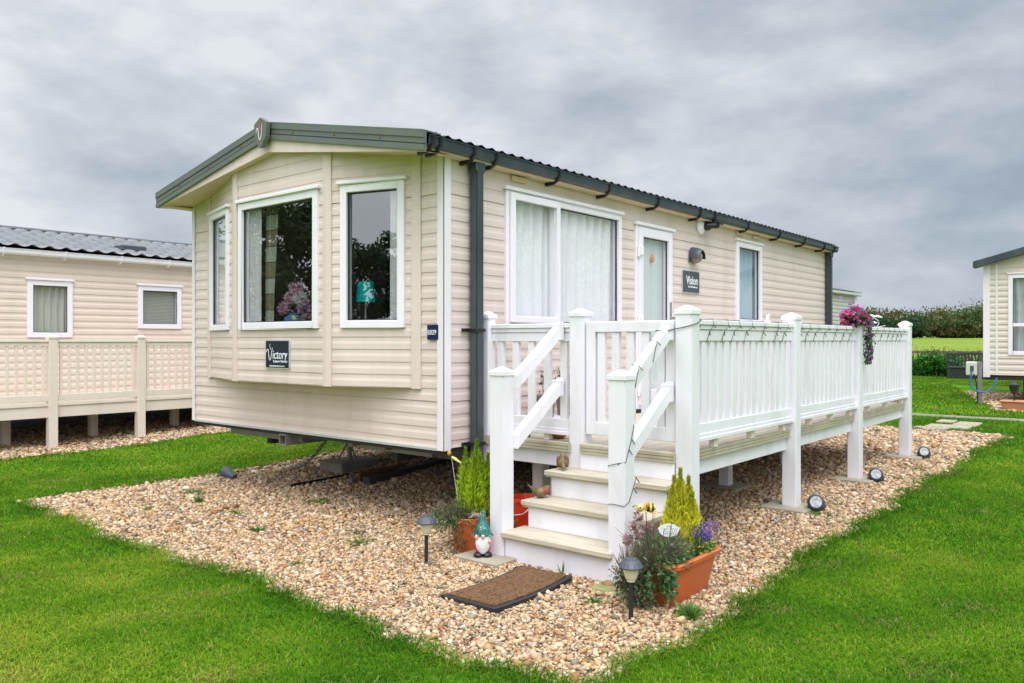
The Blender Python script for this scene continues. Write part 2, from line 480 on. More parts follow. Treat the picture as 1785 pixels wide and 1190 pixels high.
def text(body, size, fn, s, n, z, flip, mat, parent, name='lettering', shear=0., ext=.0015, bold=0., sx=1.0):
    cu = bpy.data.curves.new('t', 'FONT'); cu.body = body; cu.size = size; cu.extrude = ext; cu.shear = shear; cu.offset = bold
    cu.align_x = 'LEFT'; cu.resolution_u = 4
    o = bpy.data.objects.new('t', cu); COL.objects.link(o)
    dg = bpy.context.evaluated_depsgraph_get()
    me = bpy.data.meshes.new_from_object(o.evaluated_get(dg))
    COL.objects.unlink(o); bpy.data.objects.remove(o)
    w = wloc(parent)
    for v in me.vertices:
        x, y, zz = v.co
        v.co = fn(Vector((s+(-x if flip else x)*sx, n+zz, z+y))) - w
    me.materials.clear(); me.materials.append(M[mat]); me.name = name
    ob = bpy.data.objects.new(name, me); COL.objects.link(ob); ob.parent = parent
    return ob

def fill(c, n, sd=.12):
    return np.clip(np.asarray(c)[None, :]*(1+sd*rng.standard_normal((n, 1))), 0, 1)

def diamonds(P, A, L, W, cols):
    """leaf-like quads: centres P, long axis A, half length L, half width W"""
    n = len(P)
    A = A/np.maximum(np.linalg.norm(A, axis=1, keepdims=True), 1e-6)
    r = rng.standard_normal((n, 3)); B = np.cross(A, r); B /= np.maximum(np.linalg.norm(B, axis=1, keepdims=True), 1e-6)
    L = np.broadcast_to(np.asarray(L, float), (n,))[:, None]; W = np.broadcast_to(np.asarray(W, float), (n,))[:, None]
    V = np.stack([P-A*L, P+B*W, P+A*L, P-B*W], 1).reshape(-1, 3)
    F = np.arange(4*n).reshape(-1, 4)
    return V, F, np.repeat(cols, 4, axis=0)

def leafmesh(name, parts, parent=None, mat='leaf'):
    Vs, Fs, Cs = [], [], []; o = 0
    for V, F, C in parts:
        Vs.append(V); Fs.append(F+o); Cs.append(C); o += len(V)
    return raw(name, np.concatenate(Vs), np.concatenate(Fs), mat, parent, np.concatenate(Cs))

def ball(n, c, r, shell=.5):
    d = rng.standard_normal((n, 3)); d /= np.linalg.norm(d, axis=1, keepdims=True)
    rad = (shell+(1-shell)*rng.random((n, 1)))
    return np.asarray(c)+d*rad*np.asarray(r), d

# ------------------------------------------------------------------ terrain
def sm(t): t = np.clip(t, 0, 1); return t*t*(3-2*t)
FX, FY = .7708, .6370
CAM = (-4.3975, -4.3016, 1.5)
def G(x, y):
    x = np.asarray(x, float); y = np.asarray(y, float)
    z = .07*sm((x-.3)/2.0) + .03*sm((x-3)/6)
    d = (x-CAM[0])*FX+(y-CAM[1])*FY
    z = z + .0195*np.clip(d-36, 0, 160)*sm((d-36)/20)
    return z
def g(x, y): return float(G(x, y))
def wob(t, k=1.0): return k*(.045*np.sin(2.1*t+1.3)+.03*np.sin(5.3*t+.4)+.022*np.sin(11.7*t)+.015*np.sin(23*t+2))
def in_pad(x, y, e=0.):
    return (x > -1.60+wob(y)-e) & (x < 9.35+wob(y+9)+e) & (y > -2.38+wob(x+5)-e) & (y < 3.93+wob(x+31, .6)+e)
def in_lpad(x, y, e=0.): return (y > 7.0+.08*(x-1)*.3+wob(x+60, .8)-e) & (y < 13.5) & (x > -14) & (x < 7.5)
def in_rpad(x, y, e=0.): return (x > 13.9+wob(y+20)-e) & (x < 24) & (y < -.75+wob(x+70)-(17-x)*.28+e) & (y > -7)
def in_path(x, y): return (x > 11.78) & (x < 12.32)

# --- ground sheet
def ground():
    a = np.concatenate([np.linspace(-700, -60, 12), np.linspace(-50, -12, 14), np.arange(-10, 20, .5), np.linspace(20, 60, 30), np.linspace(65, 220, 40), np.linspace(240, 900, 14)])
    X, Y = np.meshgrid(a, a, indexing='ij'); n = len(a)
    V = np.stack([X, Y, G(X, Y)], -1).reshape(-1, 3)
    I = np.arange(n*n).reshape(n, n)
    F = np.stack([I[:-1, :-1], I[1:, :-1], I[1:, 1:], I[:-1, 1:]], -1).reshape(-1, 4)
    m, nt, out = newmat('lawn_ground')
    b = N(nt, 'ShaderNodeBsdfPrincipled'); b.inputs['Roughness'].default_value = .9; b.inputs['Specular IOR Level'].default_value = .1
    c = ramp(nt, noise_fac(nt, .9, 6), [(.3, (.06, .19, .006)), (.5, (.12, .28, .008)), (.72, (.22, .33, .012))])
    c2 = ramp(nt, noise_fac(nt, 60, 6, rough=.8), [(.3, (.5, .5, .5)), (.7, (1.2, 1.2, 1.2, 1))])
    c = mixc(nt, 1.0, c, c2, 'MULTIPLY')
    cf = ramp(nt, noise_fac(nt, .06, 4, (1, 1, 1)), [(.3, (.14, .22, .022)), (.7, (.21, .27, .045))])
    tc = N(nt, 'ShaderNodeTexCoord'); sp = N(nt, 'ShaderNodeSeparateXYZ'); nt.links.new(tc.outputs['Object'], sp.inputs[0])
    mr = N(nt, 'ShaderNodeMapRange'); mr.inputs[1].default_value = 31; mr.inputs[2].default_value = 33; nt.links.new(sp.outputs[0], mr.inputs[0])
    c = mixc(nt, mr.outputs[0], c, cf)
    nt.links.new(c, b.inputs['Base Color'])
    bn = N(nt, 'ShaderNodeBump'); bn.inputs['Strength'].default_value = .8; bn.inputs['Distance'].default_value = .03
    nt.links.new(noise_fac(nt, 90, 5), bn.inputs['Height']); nt.links.new(bn.outputs[0], b.inputs['Normal'])
    nt.links.new(b.outputs[0], out.inputs[0])
    struct(raw('lawn', V, F, m, smooth=True))
ground()

def gravel_base(name, inside, x0, x1, y0, y1, step=.06):
    xs = np.arange(x0, x1, step); ys = np.arange(y0, y1, step)
    X, Y = np.meshgrid(xs, ys, indexing='ij')
    I = np.arange(X.size).reshape(X.shape)
    ok = inside(X, Y)
    q = ok[:-1, :-1] & ok[1:, :-1] & ok[1:, 1:] & ok[:-1, 1:]
    F = np.stack([I[:-1, :-1], I[1:, :-1], I[1:, 1:], I[:-1, 1:]], -1)[q]
    V = np.stack([X, Y, G(X, Y)+.005], -1).reshape(-1, 3)
    return struct(raw(name, V, F, MG))
def gravelmat():
    m, nt, out = newmat('gravel_bed')
    b = N(nt, 'ShaderNodeBsdfPrincipled'); b.inputs['Roughness'].default_value = .9; b.inputs['Specular IOR Level'].default_value = .15
    tc = N(nt, 'ShaderNodeTexCoord')
    v = N(nt, 'ShaderNodeTexVoronoi'); v.inputs['Scale'].default_value = 42; nt.links.new(tc.outputs['Object'], v.inputs['Vector'])
    sp = N(nt, 'ShaderNodeSeparateColor'); nt.links.new(v.outputs['Color'], sp.inputs[0])
    c = ramp(nt, sp.outputs[0], [(0, (.17, .10, .055)), (.25, (.32, .22, .13)), (.5, (.42, .33, .22)), (.7, (.22, .19, .17)), (.9, (.55, .47, .36))])
    e = ramp(nt, v.outputs['Distance'], [(.1, (1, 1, 1)), (.6, (.22, .2, .18))])
    c = mixc(nt, 1.0, c, e, 'MULTIPLY')
    nt.links.new(c, b.inputs['Base Color'])
    bn = N(nt, 'ShaderNodeBump', invert=True); bn.inputs['Strength'].default_value = 1; bn.inputs['Distance'].default_value = .012
    nt.links.new(v.outputs['Distance'], bn.inputs['Height']); nt.links.new(bn.outputs[0], b.inputs['Normal'])
    nt.links.new(b.outputs[0], out.inputs[0])
    return m
MG = gravelmat()
gravel_base('gravel_bed', in_pad, -2, 10, -2.8, 4.4)
gravel_base('gravel_ground', in_lpad, -8, 7.6, 6.6, 13, .12)
gravel_base('gravel_ground', in_rpad, 13.5, 21, -6, 0, .12)
# concrete path crossing behind the pitch
xs = [11.80, 12.30]; ys = np.linspace(-14, 14, 40)
V = [(x+.03*math.sin(y*1.3), y, g(x, y)+.012) for y in ys for x in xs]
struct(raw('path', V, [(2*i, 2*i+1, 2*i+3, 2*i+2) for i in range(39)], 'pathmat'))

# view culling so that only ground the photo (and a step aside) can see is dressed
def inview(x, y, mu=.27):
    dx, dy = x-CAM[0], y-CAM[1]
    Z = dx*FX+dy*FY; X = dx*FY-dy*FX
    ok = Z > 1.9
    u = np.where(ok, X/np.maximum(Z, .1), 9)
    return ok & (np.abs(u) < .6375+mu+.25/np.maximum(Z, .5)) & (1.5/np.maximum(Z, .1) < .56), Z

ICO_V = None
def ico():
    t = (1+5**.5)/2
    v = np.array([(-1, t, 0), (1, t, 0), (-1, -t, 0), (1, -t, 0), (0, -1, t), (0, 1, t), (0, -1, -t), (0, 1, -t), (t, 0, -1), (t, 0, 1), (-t, 0, -1), (-t, 0, 1)], float)
    v /= np.linalg.norm(v[0])
    f = np.array([(0, 11, 5), (0, 5, 1), (0, 1, 7), (0, 7, 10), (0, 10, 11), (1, 5, 9), (5, 11, 4), (11, 10, 2), (10, 7, 6), (7, 1, 8), (3, 9, 4), (3, 4, 2), (3, 2, 6), (3, 6, 8), (3, 8, 9), (4, 9, 5), (2, 4, 11), (6, 2, 10), (8, 6, 7), (9, 8, 1)])
    return v, f
STONE_COL = np.array([(.55, .43, .30), (.62, .52, .40), (.50, .36, .22), (.43, .27, .13), (.36, .17, .075), (.31, .25, .20), (.22, .20, .185), (.25, .15, .085), (.66, .60, .51), (.53, .40, .25)])
STONE_P = np.array([.19, .11, .17, .12, .06, .10, .07, .06, .03, .09])
def stones(name, x, y, size, label):
    n = len(x); iv, if_ = ico()
    s = size[:, None]*np.stack([1+.35*rng.random(n), .75+.3*rng.random(n), .5+.3*rng.random(n)], 1)
    V = iv[None]*(1+.22*rng.standard_normal((n, 12, 1)))*s[:, None, :]
    # random orientation: tilt then spin
    a = rng.random(n)*6.283; t = rng.normal(0, .5, n)
    ct, st = np.cos(t), np.sin(t)
    y1 = V[..., 1]*ct[:, None]-V[..., 2]*st[:, None]; z1 = V[..., 1]*st[:, None]+V[..., 2]*ct[:, None]
    ca, sa = np.cos(a)[:, None], np.sin(a)[:, None]
    V = np.stack([V[..., 0]*ca-y1*sa, V[..., 0]*sa+y1*ca, z1], -1)
    z = G(x, y)+.006+size*(.1+.55*rng.random(n))
    V += np.stack([x, y, z], -1)[:, None, :]
    F = (if_[None]+12*np.arange(n)[:, None, None]).reshape(-1, 3)
    ci = rng.choice(len(STONE_COL), n, p=STONE_P)
    c = STONE_COL[ci]*np.array((.95, .88, .79))*(1+.16*rng.standard_normal((n, 1)))
    c = np.clip(c, .02, .9)
    o = raw(name, V.reshape(-1, 3), F, 'stone', cols=np.repeat(c, 12, axis=0))
    return tag(o, label, 'gravel', kind='stuff')
def scatter(inside, bx, dens, zmin, zmax):
    x0, x1, y0, y1 = bx
    n = int((x1-x0)*(y1-y0)*dens)
    x = x0+(x1-x0)*rng.random(n); y = y0+(y1-y0)*rng.random(n)
    ok, Z = inview(x, y)
    k = ok & (Z >= zmin) & (Z < zmax) & inside(x, y)
    return x[k], y[k]
def gravel():
    xs, ys, ss = [], [], []
    for zmin, zmax, dens, sz in ((1.9, 6.2, 6900, .0073), (6.2, 9, 3800, .0093), (9, 17, 1600, .0132)):
        x, y = scatter(lambda a, b: in_pad(a, b, .03) & ~((np.abs(a+.69) < .39) & (np.abs(b+1.24) < .21)), (-2, 10, -2.8, 4.4), dens, zmin, zmax)
        xs.append(x); ys.append(y); ss.append(sz*np.exp(.40*rng.standard_normal(len(x))))
    x, y, s = np.concatenate(xs), np.concatenate(ys), np.concatenate(ss)
    stones('gravel', x, y, s, 'cream and orange flint gravel bed around the main holiday home')
    x, y = scatter(in_lpad, (-8, 7.6, 6.6, 10.5), 700, 3, 30)
    stones('gravel', x, y, .017*np.exp(.3*rng.standard_normal(len(x))), 'pale flint gravel under the neighbouring cream home on the left')
    x, y = scatter(in_rpad, (13.5, 20, -5, 0), 350, 3, 40)
    stones('gravel', x, y, .024*np.exp(.3*rng.standard_normal(len(x))), 'pale flint gravel patch beside the home on the right edge')
gravel()

def grass(name, x, y, h, w, label, lean=.5):
    n = len(x)
    a = rng.random(n)*6.283; l = lean*(.25+.75*rng.random(n))
    px, py = np.cos(a), np.sin(a)
    b = a+1.5708+.5*rng.standard_normal(n)
    bx, by = np.cos(b), np.sin(b)
    z = G(x, y)
    hw = w*.5
    c0 = np.stack([x, y, z], -1)
    side = np.stack([px, py, np.zeros(n)], -1)*hw[:, None]
    mid = c0+np.stack([bx*l*h*.4, by*l*h*.4, h*.62], -1)
    tip = c0+np.stack([bx*l*h*1.1, by*l*h*1.1, h*np.maximum(.25, 1-.42*l)], -1)
    V = np.stack([c0-side, c0+side, mid-side*.8, mid+side*.8, tip], 1).reshape(-1, 3)
    F = (np.array([(0, 1, 3), (0, 3, 2), (2, 3, 4)])[None]+5*np.arange(n)[:, None, None]).reshape(-1, 3)
    # colour: broad patches plus blade variation
    p = np.sin(x*1.1+.6*np.sin(y*1.7))+np.sin(y*1.3+1.0+.8*np.sin(x*.9))+.6*np.sin(x*3.7+y*2.9)
    q = np.sin(x*2.3+2.1*np.sin(y*1.9))*np.sin(y*2.7+1.7*np.sin(x*2.1)); q2 = np.sin(x*6.1+1.5*np.sin(y*5.3))*np.sin(y*6.7+1.2*np.sin(x*5.9))
    stripe = np.sign(np.sin(np.where(y > 3.5, y*5.2, (y+.25*x)*3.6)))*.05
    t = np.clip(.33+.10*p+.17*q+.15*q2+.17*rng.standard_normal(n)+stripe+.26*sm((-x-1.3)/1.2)*sm((y+1.5)/2), 0, 1)[:, None]
    dk, md, yl = np.array((.045, .155, .008)), np.array((.14, .30, .012)), np.array((.44, .46, .06))
    c = np.where(t < .5, dk+(md-dk)*t*2, md+(yl-md)*(t-.5)*2)
    dead = rng.random(n) < .035+.45*np.clip(q*q2-.18, 0, 1)
    c[dead] = np.array((.36, .29, .10))*(.6+.6*rng.random((int(dead.sum()), 1)))
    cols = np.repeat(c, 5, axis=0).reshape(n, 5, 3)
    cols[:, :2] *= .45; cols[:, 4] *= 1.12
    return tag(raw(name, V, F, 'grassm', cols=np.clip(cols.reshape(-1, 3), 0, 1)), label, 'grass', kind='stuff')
def lawn_blades():
    def free(a, b): return ~in_pad(a, b, -.02) & ~in_lpad(a, b) & ~in_rpad(a, b) & ~in_path(a, b)
    X, Y, H, W = [], [], [], []
    for zmin, zmax, bx, dens, h, w in ((1.9, 5.5, (-5, 4, -6, 6), 10500, .029, .0034), (5.5, 9, (-7, 8, -5, 8), 5000, .030, .0048),
                                       (9, 15, (-8, 15, -5, 14), 1500, .038, .008), (15, 34, (-8, 33, -4, 24), 260, .045, .018)):
        x, y = scatter(free, bx, dens, zmin, zmax)
        X.append(x); Y.append(y); H.append(h*np.exp(.3*rng.standard_normal(len(x)))); W.append(w*(.7+.6*rng.random(len(x))))
    # taller ragged fringe along the gravel edge
    x, y = scatter(lambda a, b: in_pad(a, b, .10) & ~in_pad(a, b, -.03), (-2.2, 10, -3, 4.6), 4200, 1.9, 18)
    X.append(x); Y.append(y); H.append(.052*np.exp(.35*rng.standard_normal(len(x)))); W.append(.0045*(.7+.6*rng.random(len(x))))
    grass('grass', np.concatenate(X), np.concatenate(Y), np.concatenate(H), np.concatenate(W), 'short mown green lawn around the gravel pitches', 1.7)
lawn_blades()

# ================================================================== MAIN HOME
home = thing('holiday_home', 'large beige clad holiday home with front bay and anthracite gutter, in the middle', 'holiday home', (4.3, 1.83, 0))
ZB, ZT, HL, HW = .67, 2.93, 8.70, 3.66
ZJ = (2.65, 1.03)
def siding0(fn, regs): return siding(fn, regs, ZB-.04, ZJ, amp=.52)
siding0(FRONT, [(0, .26, ZB, 2.94), (3.37, HW, ZB, 2.94), (.26, 3.37, ZB, 1.16)]).build('front_wall', 'siding', home)
W1, DR, W2 = (.70, 2.50, 1.60, 2.75), (2.78, 3.56, .79, 2.69), (5.24, 6.04, 1.70, 2.76)
siding0(SIDE, [(0, W1[0], ZB, 2.97), (W1[0], W1[1], ZB, W1[2]), (W1[0], W1[1], W1[3], 2.97), (W1[1], DR[0], ZB, 2.97), (DR[0], DR[1], ZB, DR[2]), (DR[0], DR[1], DR[3], 2.97),
               (DR[1], W2[0], ZB, 2.97), (W2[0], W2[1], ZB, W2[2]), (W2[0], W2[1], W2[3], 2.97), (W2[1], HL, ZB, 2.97)]).build('side_wall', 'siding', home)
BACKP = plane((HL, 0), (0, 1), (1, 0)); FARP = plane((0, HW), (1, 0), (0, 1))
siding0(BACKP, [(0, HW, ZB, 2.95)]).build('rear_wall', 'siding', home)
siding0(FARP, [(0, HL, ZB, 2.97)]).build('side_wall', 'siding', home)
# gable tips above the eaves, front and rear
for nm, x in (('rear_gable', HL-.001),):
    MB(plane((x, 0), (0, 1), (1, 0))).add([(0, 0, 2.94), (HW, 0, 2.94), (1.83, 0, 3.36)], [(0, 1, 2)]).build(nm, 'siding', home)
# bay
WR = (.145, .75, 1.60, 2.765); WC = (.11, 1.30, 1.60, 2.76); WL = (.19, .83, 1.60, 2.765)
for fn, L, w in ((BAYR, LR, WR), (BAYC, LC, WC), (BAYL, LL, WL)):
    siding0(fn, [(0, w[0], 1.123, 3.18), (w[1], L, 1.123, 3.18), (w[0], w[1], 1.123, w[2]), (w[0], w[1], w[3], 3.18)]).build('bay_wall', 'siding', home)
for o in list(home.children):
    if o.name.startswith('bay_wall'):
        bm = bmesh.new(); bm.from_mesh(o.data)
        for sg_ in (1, -1):
            bmesh.ops.bisect_plane(bm, geom=bm.verts[:]+bm.edges[:]+bm.faces[:], plane_co=Vector((0, 1.83, 3.20))-home.location, plane_no=Vector((0, .145*sg_, 1)).normalized(), clear_outer=True)
        bm.to_mesh(o.data); bm.free()
tr = MB(BAYR); tr.box(0, .085, 0, .022, 1.118, 3.0); tr.build('bay_trim', 'trim', home, bevel=.004)
tr = MB(BAYR); tr.box(LR-.045, LR+.006, 0, .022, 1.118, 3.1); tr.fn = BAYC; tr.box(-.006, .045, 0, .0225, 1.118, 3.1); tr.build('bay_trim', 'trim', home, bevel=.003)
tr = MB(BAYC); tr.box(LC-.045, LC+.006, 0, .022, 1.118, 3.1); tr.fn = BAYL; tr.box(-.006, .045, 0, .0225, 1.118, 3.1); tr.build('bay_trim', 'trim', home, bevel=.003)
tr = MB(BAYL); tr.box(LL-.085, LL, 0, .022, 1.118, 3.0); tr.build('bay_trim', 'trim', home, bevel=.004)
MB().add([(BA[0], BA[1], 1.121), (BB[0]-.012, BB[1], 1.121), (BC[0]-.012, BC[1], 1.121), (BD[0], BD[1], 1.121), (.05, 3.38, 1.121), (.05, .25, 1.121)], [(0, 1, 2, 3, 4, 5)]).build('bay_underside', 'trim', home)
# corner trims
c = MB(FRONT); c.box(-.022, .062, .006, .022, ZB-.015, 2.95); c.fn = SIDE; c.box(-.022, .05, .006, .0225, ZB-.015, 2.95); c.build('corner_trim', 'trimwhite', home, bevel=.003)
c = MB(FRONT); c.box(HW-.015, HW+.03, .006, .022, ZB-.01, 2.95); c.build('corner_trim', 'trimwhite', home, bevel=.003)
c = MB(SIDE); c.box(HL-.05, HL+.02, .006, .022, ZB-.01, 2.95); c.build('corner_trim', 'trimwhite', home, bevel=.003)
MB().box(.012, HL-.012, .012, HW-.012, ZB-.05, ZB+.05).build('floor_pan', 'dark', home)
sk = MB(FRONT); sk.box(0, HW, -.004, .014, ZB-.018, ZB+.001); sk.build('bottom_edge', 'silver', home)
# interior shell
it = MB(); x0, x1, y0, y1, z0, z1 = .03, 2.62, .03, HW-.03, .80, 2.86
it.add([(x0, y0, z0), (x1, y0, z0), (x1, y1, z0), (x0, y1, z0)], [(0, 1, 2, 3)]); it.add([(.015, y0, z1), (HL-.02, y0, z1), (HL-.02, y1, z1), (.015, y1, z1)], [(0, 1, 2, 3)])
it.add([(x1, y0, z0), (x1, y1, z0), (x1, y1, z1), (x1, y0, z1)], [(0, 1, 2, 3)]); it.add([(4.8, y0, z0), (4.8, y1, z0), (4.8, y1, z1), (4.8, y0, z1)], [(0, 1, 2, 3)])
it.add([(2.6, 1.3, z0), (HL-.02, 1.3, z0), (HL-.02, 1.3, z1), (2.6, 1.3, z1)], [(0, 1, 2, 3)])
it.add([(.02, .3, 1.56), (-.22, 1.11, 1.56), (-.22, 2.47, 1.56), (.02, 3.33, 1.56), (.45, 3.33, 1.56), (.45, .3, 1.56)], [(0, 1, 2, 3, 4, 5)])
it.build('interior_lining', 'inner', home)
# windows
windowpart(home, BAYR, *WR, fw=.062); windowpart(home, BAYC, *WC, fw=.062); windowpart(home, BAYL, *WL, fw=.055)
windowpart(home, SIDE, *W1, fw=.055, mull=(1.40,), sash=(W1[0]+.035, 1.425), glass='glass2', label='wide side window with opening left sash')
windowpart(home, SIDE, *W2, fw=.07, glass='glass2', label='narrow side window near the rear corner')
# door
fr = MB(SIDE); a0, a1, b0, b1 = DR
for q in ((a0, a0+.05, b0, b1), (a1-.05, a1, b0, b1), (a0+.05, a1-.05, b1-.05, b1), (a0+.05, a1-.05, b0, b0+.03)): fr.box(q[0], q[1], -.04, .026, q[2], q[3])
door = fr.build('door', 'upvc', home, bevel=.004)
lf = MB(SIDE)
for q in ((a0+.055, a0+.135, b0+.035, b1-.015), (a1-.105, a1-.035, b0+.035, b1-.015), (a0+.135, a1-.105, b1-.11, b1-.015), (a0+.135, a1-.105, b0+.035, b0+.19)): lf.box(q[0], q[1], -.03, .034, q[2], q[3])
lf.build('door_leaf', 'upvc', door, bevel=.005)
MB(SIDE).add([(a0+.12, .0, b0+.17), (a1-.09, .0, b0+.17), (a1-.09, .0, b1-.10), (a0+.12, .0, b1-.10)], [(0, 1, 2, 3)]).build('pane', 'glass2', door)
gk = MB(SIDE); u0_, u1_, v0_, v1_ = a0+.135, a1-.105, b0+.19, b1-.11
gk.box(u0_, u0_+.009, .0, .012, v0_, v1_); gk.box(u1_-.009, u1_, .0, .012, v0_, v1_); gk.box(u0_+.009, u1_-.009, .0, .012, v1_-.009, v1_); gk.build('gasket', 'bracket', door)
h = MB(SIDE); h.box(a1-.085, a1-.055, .034, .046, 1.66, 1.92); h.box(a1-.078, a1-.062, .046, .085, 1.735, 1.755); h.box(a1-.078, a1+.05, .072, .088, 1.735, 1.755); h.build('handle', 'chrome', door, bevel=.003)
for z in (2.42, 1.70, .98):
    h = MB(SIDE); h.box(a0+.015, a0+.05, .027, .05, z-.06, z+.06); h.box(a0+.05, a0+.105, .035, .06, z-.04, z+.055); h.build('hinge', 'upvc', door, bevel=.006)
MB(SIDE).box(a0-.02, a1+.03, 0, .05, b1+.002, b1+.036).build('drip_strip', 'upvc', door, bevel=.006)
h = MB(SIDE); h.box(a0, a1, .012, .05, b0-.035, b0-.002); h.build('threshold', 'bracket', door)

# roof front: bargeboards, cream wedge, soffit, badge
XF = -.34
def gz(y, zc, ze, half=1.97): return zc-(zc-ze)*abs(y-1.83)/half
YR, YL = -.14, 3.80
for sgn, ye in ((1, YR), (-1, YL)):
    mb = MB()
    for zt, zb_, x_a, x_b in ((0, -.046, -.022, .012), (-.046, -.088, -.014, .012), (-.088, -.096, .0, .012), (-.096, -.14, -.018, .012)):
        vs = []
        for y in (1.83, ye):
            t = gz(y, 3.40, 3.005)
            vs += [(XF+x_a, y, t+zb_+.0008), (XF+x_b, y, t+zb_+.0008), (XF+x_b, y, t+zt), (XF+x_a, y, t+zt)]
        mb.add(vs, [(0, 1, 2, 3), (7, 6, 5, 4), (0, 4, 5, 1), (1, 5, 6, 2), (2, 6, 7, 3), (3, 7, 4, 0)])
    vs = []
    for y in (1.83, ye):  # top flange over the roof sheet
        t = gz(y, 3.40, 3.005)
        vs += [(XF-.022, y, t+.001), (XF+.16, y, t+.001), (XF+.16, y, t+.012), (XF-.022, y, t+.012)]
    mb.add(vs, [(0, 1, 2, 3), (7, 6, 5, 4), (0, 4, 5, 1), (1, 5, 6, 2), (2, 6, 7, 3), (3, 7, 4, 0)])
    bb = mb.build('bargeboard', 'barge', home)
    for k in range(3):
        y = 1.83+(ye-1.83)*(.2+.28*k); t = gz(y, 3.40, 3.005)-.067
        MB().ell((XF-.015, y, t), (.006, .009, .009), 8, 5).build('screw', 'rust', bb)
MB().add([(XF+.006, 1.83, 3.262), (XF+.006, YR, 2.866), (XF+.006, YR, 2.862), (XF+.006, 1.83, 3.15), (XF+.006, YL, 2.862), (XF+.006, YL, 2.866)], [(0, 1, 2, 3), (0, 3, 4, 5)]).build('cream_fascia', 'creamf', home)
so = MB()
for ye in (YR+.01, YL-.01):
    so.add([(XF+.006, 1.83, 3.15), (XF+.006, ye, 2.863), (.03, ye, 2.89), (.03, 1.83, 3.17)], [(0, 1, 2, 3)])
so.build('soffit', 'cream', home)
MB().box(XF+.02, HL+.03, -.115, -.006, 2.892, 2.905).build('eaves_soffit', 'cream', home)
MB().box(XF+.02, HL+.03, HW+.006, HW+.115, 2.872, 2.888).build('eaves_soffit', 'cream', home)
sh = [(0, .135), (.095, .082), (.082, -.045), (.062, -.075), (.045, -.088), (.036, -.105), (.02, -.128), (-.02, -.128), (-.036, -.105), (-.045, -.088), (-.062, -.075), (-.082, -.045), (-.095, .082)]
BADGE = plane((XF-.03, 1.83), (0, 1), (-1, 0))
b = MB(BADGE); b.prism([(a, z+3.305) for a, z in sh], 0, .045)
badge = b.build('roof_badge', 'barge', home, bevel=.003)
def ribbon(pts, wd, mat, nm, n=.049):
    # flat painted stroke in the badge plane; +a is the viewer's right
    mb = MB(BADGE); q = [Vector((-a, 0, z+3.305)) for a, z in pts]; vs = []; fs = []
    for i, p in enumerate(q):
        t = (q[min(i+1, len(q)-1)]-q[max(i-1, 0)]).normalized(); s_ = Vector((t.z, 0, -t.x)); w_ = wd[i] if isinstance(wd, list) else wd
        a = p+s_*w_; b2 = p-s_*w_; vs += [(a.x, n, a.z), (b2.x, n, b2.z)]
        if i: fs.append((2*i-2, 2*i-1, 2*i+1, 2*i))
    mb.add(vs, fs).build(nm, mat, badge)
ribbon([(-.052, .0), (-.05, .03), (-.038, .044), (-.026, .036), (-.02, .01), (-.012, -.035), (-.003, -.06), (.008, -.064), (.02, -.045), (.03, .0), (.032, .045), (.03, .075)], [.003, .004, .004, .005, .005, .005, .005, .005, .005, .004, .0035, .002], 'letter', 'emblem')
ribbon([(.008, .108), (.01, .085), (-.002, .062), (.0, .045), (.014, .028), (.012, .012), (.004, -.005), (.006, -.025)], [.001, .005, .008, .008, .006, .004, .003, .002], 'red', 'emblem', .0495)

# corrugated tile roof
def tileroof(fn, s0, s1, n0, z0, n1, z1, wave, row, amp, step, res=6):
    ns = int((s1-s0)/wave*res); nr = max(1, round(math.hypot(n1-n0, z1-z0)/row))
    V = []; idx = []
    js = []
    for r_ in range(nr): js += [(r_/nr, step), ((r_+.985)/nr, 0.)]
    for t, st in js:
        for i in range(ns+1):
            s = s0+(s1-s0)*i/ns
            q = math.sin(s/wave*6.283)
            dz = amp*(q if q > 0 else .45*q)
            p = fn(Vector((s, n0+(n1-n0)*t, z0+(z1-z0)*t+st+dz))); V.append(p[:])
    F = [(j*(ns+1)+i, j*(ns+1)+i+1, (j+1)*(ns+1)+i+1, (j+1)*(ns+1)+i) for j in range(len(js)-1) for i in range(ns)]
    return V, F
V, F = tileroof(SIDE, XF+.02, HL+.04, .13, 3.0, -1.83, 3.40, .125, .35, .013, .012)
raw('roof', V, F, 'roofmain', home, smooth=False)
V, F = tileroof(FARP, XF+.02, HL+.04, .13, 3.0, -1.83, 3.40, .125, .35, .013, .012)
raw('roof', V, F, 'roofmain', home)
# gutter: box section with lip, along the long eave
def gutter(x0, x1, fn=SIDE, mat='gutter', parent=home, z=2.902, br=(), brmat='bracket', n0=.05):
    prof = [(n0, .0), (n0+.075, .0), (n0+.10, .022), (n0+.105, .075), (n0+.115, .078), (n0+.115, .084), (n0+.098, .084), (n0+.09, .03), (n0+.07, .008), (n0, .008)]
    mb = MB(fn); vs = []; k = len(prof)
    for s in (x0, x1): vs += [(s, n, z+q) for n, q in prof]
    mb.add(vs, [tuple(range(k)), tuple(range(2*k-1, k-1, -1))]+[(i, (i+1) % k, k+(i+1) % k, k+i) for i in range(k)])
    gt = mb.build('gutter', mat, parent)
    for s in br:
        m2 = MB(fn)
        pr = [(n0-.045, -.042), (n0+.04, -.038), (n0+.088, -.014), (n0+.114, .016), (n0+.124, .09), (n0+.11, .09), (n0+.098, .03), (n0+.08, -.002), (n0-.045, -.004)]
        kk = len(pr); vs = []
        for ss in (s-.013, s+.013): vs += [(ss, n, z+q) for n, q in pr]
        m2.add(vs, [tuple(range(kk)), tuple(range(2*kk-1, kk-1, -1))]+[(i, (i+1) % kk, kk+(i+1) % kk, kk+i) for i in range(kk)])
        m2.build('bracket', brmat, gt)
    return gt
gutter(XF+.03, HL+.10, br=(XF+.06, -.20, .17, .43, 1.27, 2.08, 3.02, 3.98, 4.35, 5.3, 6.35, 7.3, 8.15, 8.62))
